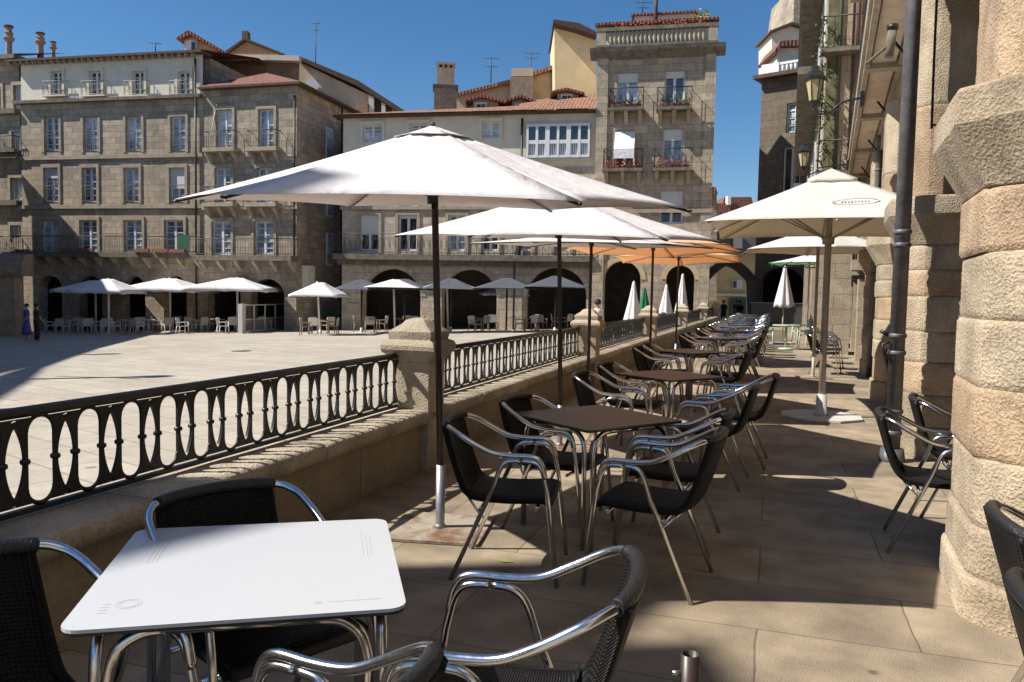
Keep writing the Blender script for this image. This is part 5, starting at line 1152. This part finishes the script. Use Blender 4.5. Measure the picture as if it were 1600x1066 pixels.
# white plastic chairs and tables of the left cafe
px=[(78,520,60),(98,521,100),(118,519,-70),(133,521,160),(152,520,30),(168,522,120),(178,521,10),(205,519,200),(214,522,80),(222,519,-30),(243,518,60),(262,519,150),(285,522,20),(276,516,-60),(298,518,100),(315,519,170),(330,517,-20),(348,522,20),(362,519,140),(375,516,70),(392,517,-40),(405,518,160),(418,517,30)]
for i,(x,y,a) in enumerate(px):
    x_,y_,z_=sqp(x,y); mini_chair(x_,y_,z_,R(a-90),'white plastic armchair of the left cafe, number %d from the left'%(i+1),'white plastic chairs of the left cafe')
def small_table(x,y,z,lab,grp,mat,src={}):
    if mat.name not in src:
        r=empty('cafe_table',(x,y,z),0,lab,'table',grp); MB().prism([(.4*math.cos(R(30*k)),.4*math.sin(R(30*k))) for k in range(12)],.70,.73).build('tabletop',mat,r); MB().tube([(0,0,.02),(0,0,.70)],.04,6).build('column',mat,r); MB().lathe([(0,0),(.25,0),(.2,.04),(0,.05)],10).build('foot',mat,r); src[mat.name]=r; return r
    return dup(src[mat.name],(x,y,z),0,lab,grp)
for i,(x,y) in enumerate([(110,519),(192,519),(232,519),(300,518),(340,518),(386,517)]):
    x_,y_,z_=sqp(x,y); small_table(x_,y_,z_,'small white round table among the white chairs, %s from the left'%ORD[i],'white tables of the left cafe',WHITE2)
# brown wicker-like chairs of the arch cafe
BC=plain('tan_wood',(.30,.22,.15),.7,var=.2,scale=6)
bsrc=[None]
cx=[(478,524,20),(492,522,100),(512,521,160),(520,523,-160),(560,519,30),(578,520,120),(597,518,190),(640,518,-30),(652,519,80),(672,520,30),(742,520,-20),(755,518,160),(770,516,100),(812,518,20),(830,517,150),(845,516,80),(868,514,20),(885,514,160)]
for i,(x,y,a) in enumerate(cx):
    x_,y_,z_=sqp(x,y); mini_chair(x_,y_,z_,R(a-90),'tan wooden armchair in front of the arches, number %d counted from the left'%(i+1),'tan chairs in front of the arches',BC,bsrc)
for i,(x,y) in enumerate([(500,523),(585,520),(625,519),(752,518),(838,516)]):
    x_,y_,z_=sqp(x,y); small_table(x_,y_,z_,'small tan round table in front of the arches, %s from the left'%ORD[i],'tan tables in front of the arches',BC)
# planter
x_,y_,z_=sqp(533,515); pl=empty('planter',(x_,y_,z_),YAW,'dark planter box with a clipped green shrub beside the first arch','planter')
MB().box(-1,1,-.3,.3,0,.55).build('box',DARKWOOD,pl); m=MB(); [leafball(m,(-.8+.4*k,0,.85),.38,90,.07) for k in range(5)]; m.build('foliage',FOL,pl)
# windbreak
a_=Vector(sqp(379,521)); b_=Vector(sqp(445,515)); dv=(b_-a_); LW=dv.length; wb=empty('windbreak',a_,math.atan2(dv.y,dv.x),'white framed glass windbreak with a solid left end post','screen')
m=MB(); hW=1.55
for k in range(5): m.box(LW*k/4-.04,LW*k/4+.04,-.03,.03,0,hW)
m.box(0,LW,-.028,.028,hW-.06,hW); m.box(0,LW,-.028,.028,.05,.11); m.box(0,LW,-.028,.028,.70,.76); m.build('frame',WHITE2,wb)
MB().box(-.45,-.05,-.2,.05,0,hW+.05).build('end_post',plain('offwhite_post',(.62,.60,.57),.6),wb)
gm,gn,gb=newmat('clear_glass'); gb.inputs['Transmission Weight'].default_value=1; gb.inputs['Roughness'].default_value=.02; gb.inputs['IOR'].default_value=1.1; gb.inputs['Base Color'].default_value=(.9,.93,.93,1)
for k in range(4): MB().box(LW*k/4+.05,LW*(k+1)/4-.05,-.005,.005,.77,hW-.07).build('pane',gm,wb); 
for k in range(4): MB().box(LW*k/4+.05,LW*(k+1)/4-.05,-.006,.006,.12,.69).build('lower_panel',plain('etched_panel',(.28,.25,.23),.5,var=.4,scale=9),wb)
# manhole
x_,y_,z_=sqp(377,549); mh=MB().lathe([(0,0),(.32,0),(.32,.008),(0,.008)],18,(0,0,0)).build('manhole_cover',plain('cast_cover',(.08,.07,.065),.7)); mh.location=(x_,y_,z_+.004); mh.rotation_euler=(0,-math.atan(.03),0); tag(mh,'small dark round cover set in the pale paving of the square','manhole cover')
# people -----------------------------------------------------------------
def person(loc,rz,label,top,bottom,hair=HAIR,pose='stand',h=1.68,dress=False,lean=0):
    root=empty('person',loc,rz,label,'person'); s=h/1.70
    me=bpy.data.meshes.new('body'); J={}; E=[]; rad=[]
    def j(n,p,r): J[n]=len(J); rad.append((Vector(p)*s,r*s))
    st=pose=='sit'
    j('pel',(0,0,.95),.125); j('waist',(0,.0,1.10),.105); j('chest',(0,.01+lean*.3,1.30),.135); j('neckb',(0,lean*.45,1.44),.065); j('neck',(0,.01+lean*.5,1.50),.05); j('head',(0,.03+lean*.6,1.58),.085); j('crown',(0,.02+lean*.6,1.655),.075)
    for q,sx in (('l',1),('r',-1)):
        j('sh'+q,(sx*.18,lean*.4,1.40),.055); j('el'+q,(sx*.23,.02+lean*.6,1.12),.042); j('wr'+q,(sx*(.20 if not lean else .12),.16+lean,.93 if not lean else 1.05),.03); j('ha'+q,(sx*(.19 if not lean else .1),.22+lean,.87 if not lean else 1.02),.032)
        stp=.12*sx if pose=='walk' else 0
        j('hip'+q,(sx*.095,0,.90),.09); j('kn'+q,(sx*.10,.03+stp,.50),.06); j('an'+q,(sx*.10,stp*1.4-.02,.09),.042); j('to'+q,(sx*.11,.14+stp*1.4,.035),.035)
    ed=[('pel','waist'),('waist','chest'),('chest','neckb'),('neckb','neck'),('neck','head'),('head','crown')]
    for q in 'lr': ed+=[('chest','sh'+q),('sh'+q,'el'+q),('el'+q,'wr'+q),('wr'+q,'ha'+q),('pel','hip'+q),('hip'+q,'kn'+q),('kn'+q,'an'+q),('an'+q,'to'+q)]
    me.from_pydata([p for p,_ in rad],[(J[a],J[b]) for a,b in ed],[]); o=bpy.data.objects.new('body',me); col.objects.link(o); o.parent=root
    sk=o.modifiers.new('skin','SKIN'); o.modifiers.new('sub','SUBSURF').levels=1; o.modifiers['sub'].render_levels=1
    for i,(p,r) in enumerate(rad): me.skin_vertices[0].data[i].radius=(r,r)
    me.skin_vertices[0].data[0].use_root=True; me.materials.append(SKIN)
    def el(c,rx,ry): return [(c[0]+rx*math.cos(2*math.pi*k/14),c[1]+ry*math.sin(2*math.pi*k/14),c[2]) for k in range(14)]
    sc_=lambda *a:[x*s for x in a]
    L_=[((0,0,.86),.17,.13),((0,0,1.0),.165,.125),((0,0,1.12),.155,.12),((0,lean*.3,1.28),.19,.135),((0,lean*.4,1.40),.18,.11),((0,lean*.45,1.46),.09,.075)]
    if dress: L_=[((0,0,.30),.27,.22),((0,0,.60),.22,.18)]+L_
    m=MB().loft([el(sc_(*c),rx*s,ry*s) for c,rx,ry in L_],True,True)
    for sx in (-1,1): m.tube([Vector((sx*.165,lean*.4,1.40))*s,Vector((sx*.225,.01+lean*.5,1.17))*s],[.066*s,.058*s],10)
    m.build('dress' if dress else 'shirt',top,root)
    if not dress:
        m=MB()
        for sx in (-1,1):
            stp=.12*sx if pose=='walk' else 0; m.tube([Vector((sx*.09,0,.93))*s,Vector((sx*.10,.03+stp,.50))*s,Vector((sx*.10,stp*1.4-.02,.09))*s],[.105*s,.078*s,.062*s],10)
        m.build('trousers',bottom,root)
    MB().lathe([(0,-.06),(.085,-.05),(.098,.0),(.092,.06),(.05,.10),(0,.105)],12,(0,(-.012+lean*.6)*s,1.63*s)).build('hair',hair,root)
    return root
BLU=plain('violet_dress',(.10,.09,.32),.8,var=.3,scale=6); DRK=plain('dark_clothes',(.03,.028,.028),.8); NAVY=plain('navy_clothes',(.03,.035,.06),.8); WSH=plain('white_shirt',(.78,.78,.8),.8)
x_,y_,z_=sqp(42,533); person((x_,y_,z_),2.6,'person in a long violet dress standing in the shade at the left',BLU,DRK,dress=True)
x_,y_,z_=sqp(58,534); person((x_,y_,z_),-.3,'person in dark clothes standing right of the one in the violet dress',plain('dark_brown_top',(.06,.04,.035),.8),DRK)
p=at_depth(937,21.5); person((p.x,p.y,-.30),.9+YAW,'person in a white shirt leaning over behind the second stone pillar',WSH,plain('tan_trousers',(.35,.22,.14),.8),lean=.12)
for x,Z,lab,c in ((1131,52,'dark clothed person left of centre under the street arch',DRK),(1151,53,'person in navy in the middle under the street arch',NAVY),(1156.5,50,'tallest dark figure right under the street arch',DRK)):
    p=at_depth(x,Z); person((p.x,p.y,-.35 if Z<53 else -.3),.3,lab,c,c,pose='walk')
for x,Z,lab in ((1037,27.5,'person in dark clothes at the cafe behind the railing, below the folded parasols'),):
    p=at_depth(x,Z); person((p.x,p.y,-.75),2.0,lab,NAVY,DRK)
# dark cafe furniture behind the railing near the tower house
for i in range(9):
    p=at_depth(945+i*14,24+i*1.3); chair(p.x,p.y,random.uniform(0,360),'dark chair of the cafe below the tower house, number %d from the left'%(i+1),'dark chairs below the tower house',z=SQZ(p.x)-.05)
# pale green table and chairs far down the walkway
LG=plain('pale_green_paint',(.42,.52,.36),.5); x0,y0=.42,25.2
small_table(x0,y0,0,'pale green round table far down the walkway below the folded parasol','pale green furniture',LG)
gsrc=[None]
for k,(dx,dy,a) in enumerate(((-.6,.1,0),(.6,.0,180),(.55,3.2,200))): mini_chair(x0+dx,y0+dy,0,R(a-90),['pale green armchair left of the pale green table','pale green armchair right of the pale green table','pale green armchair standing behind the pale green table'][k],'pale green furniture',LG,gsrc)
# low grey counter at the far end
c=empty('drinks_counter',(-.2,45.5,0),0,'dark grey counter at the far end of the walkway','counter'); MB().box(-.9,1.9,0,.6,0,1.25).build('body',plain('counter_grey',(.06,.06,.065),.6),c); MB().box(-1,2,-.05,.65,1.25,1.3).build('top',plain('counter_top',(.2,.2,.2),.5),c)
# fallen leaf and wall label litter
lf=MB().add([(0,0,.003),(.05,.02,.012),(.1,0,.004),(.05,-.03,.006)],[(0,1,2,3)]).build('leaf',plain('dry_leaf',(.35,.32,.12),.8)); lf.location=(-1.42,4.15,0); tag(lf,'dry yellowish leaf on the paving beside the rusty parasol plate','leaf'); 
for nm in ():
    pass
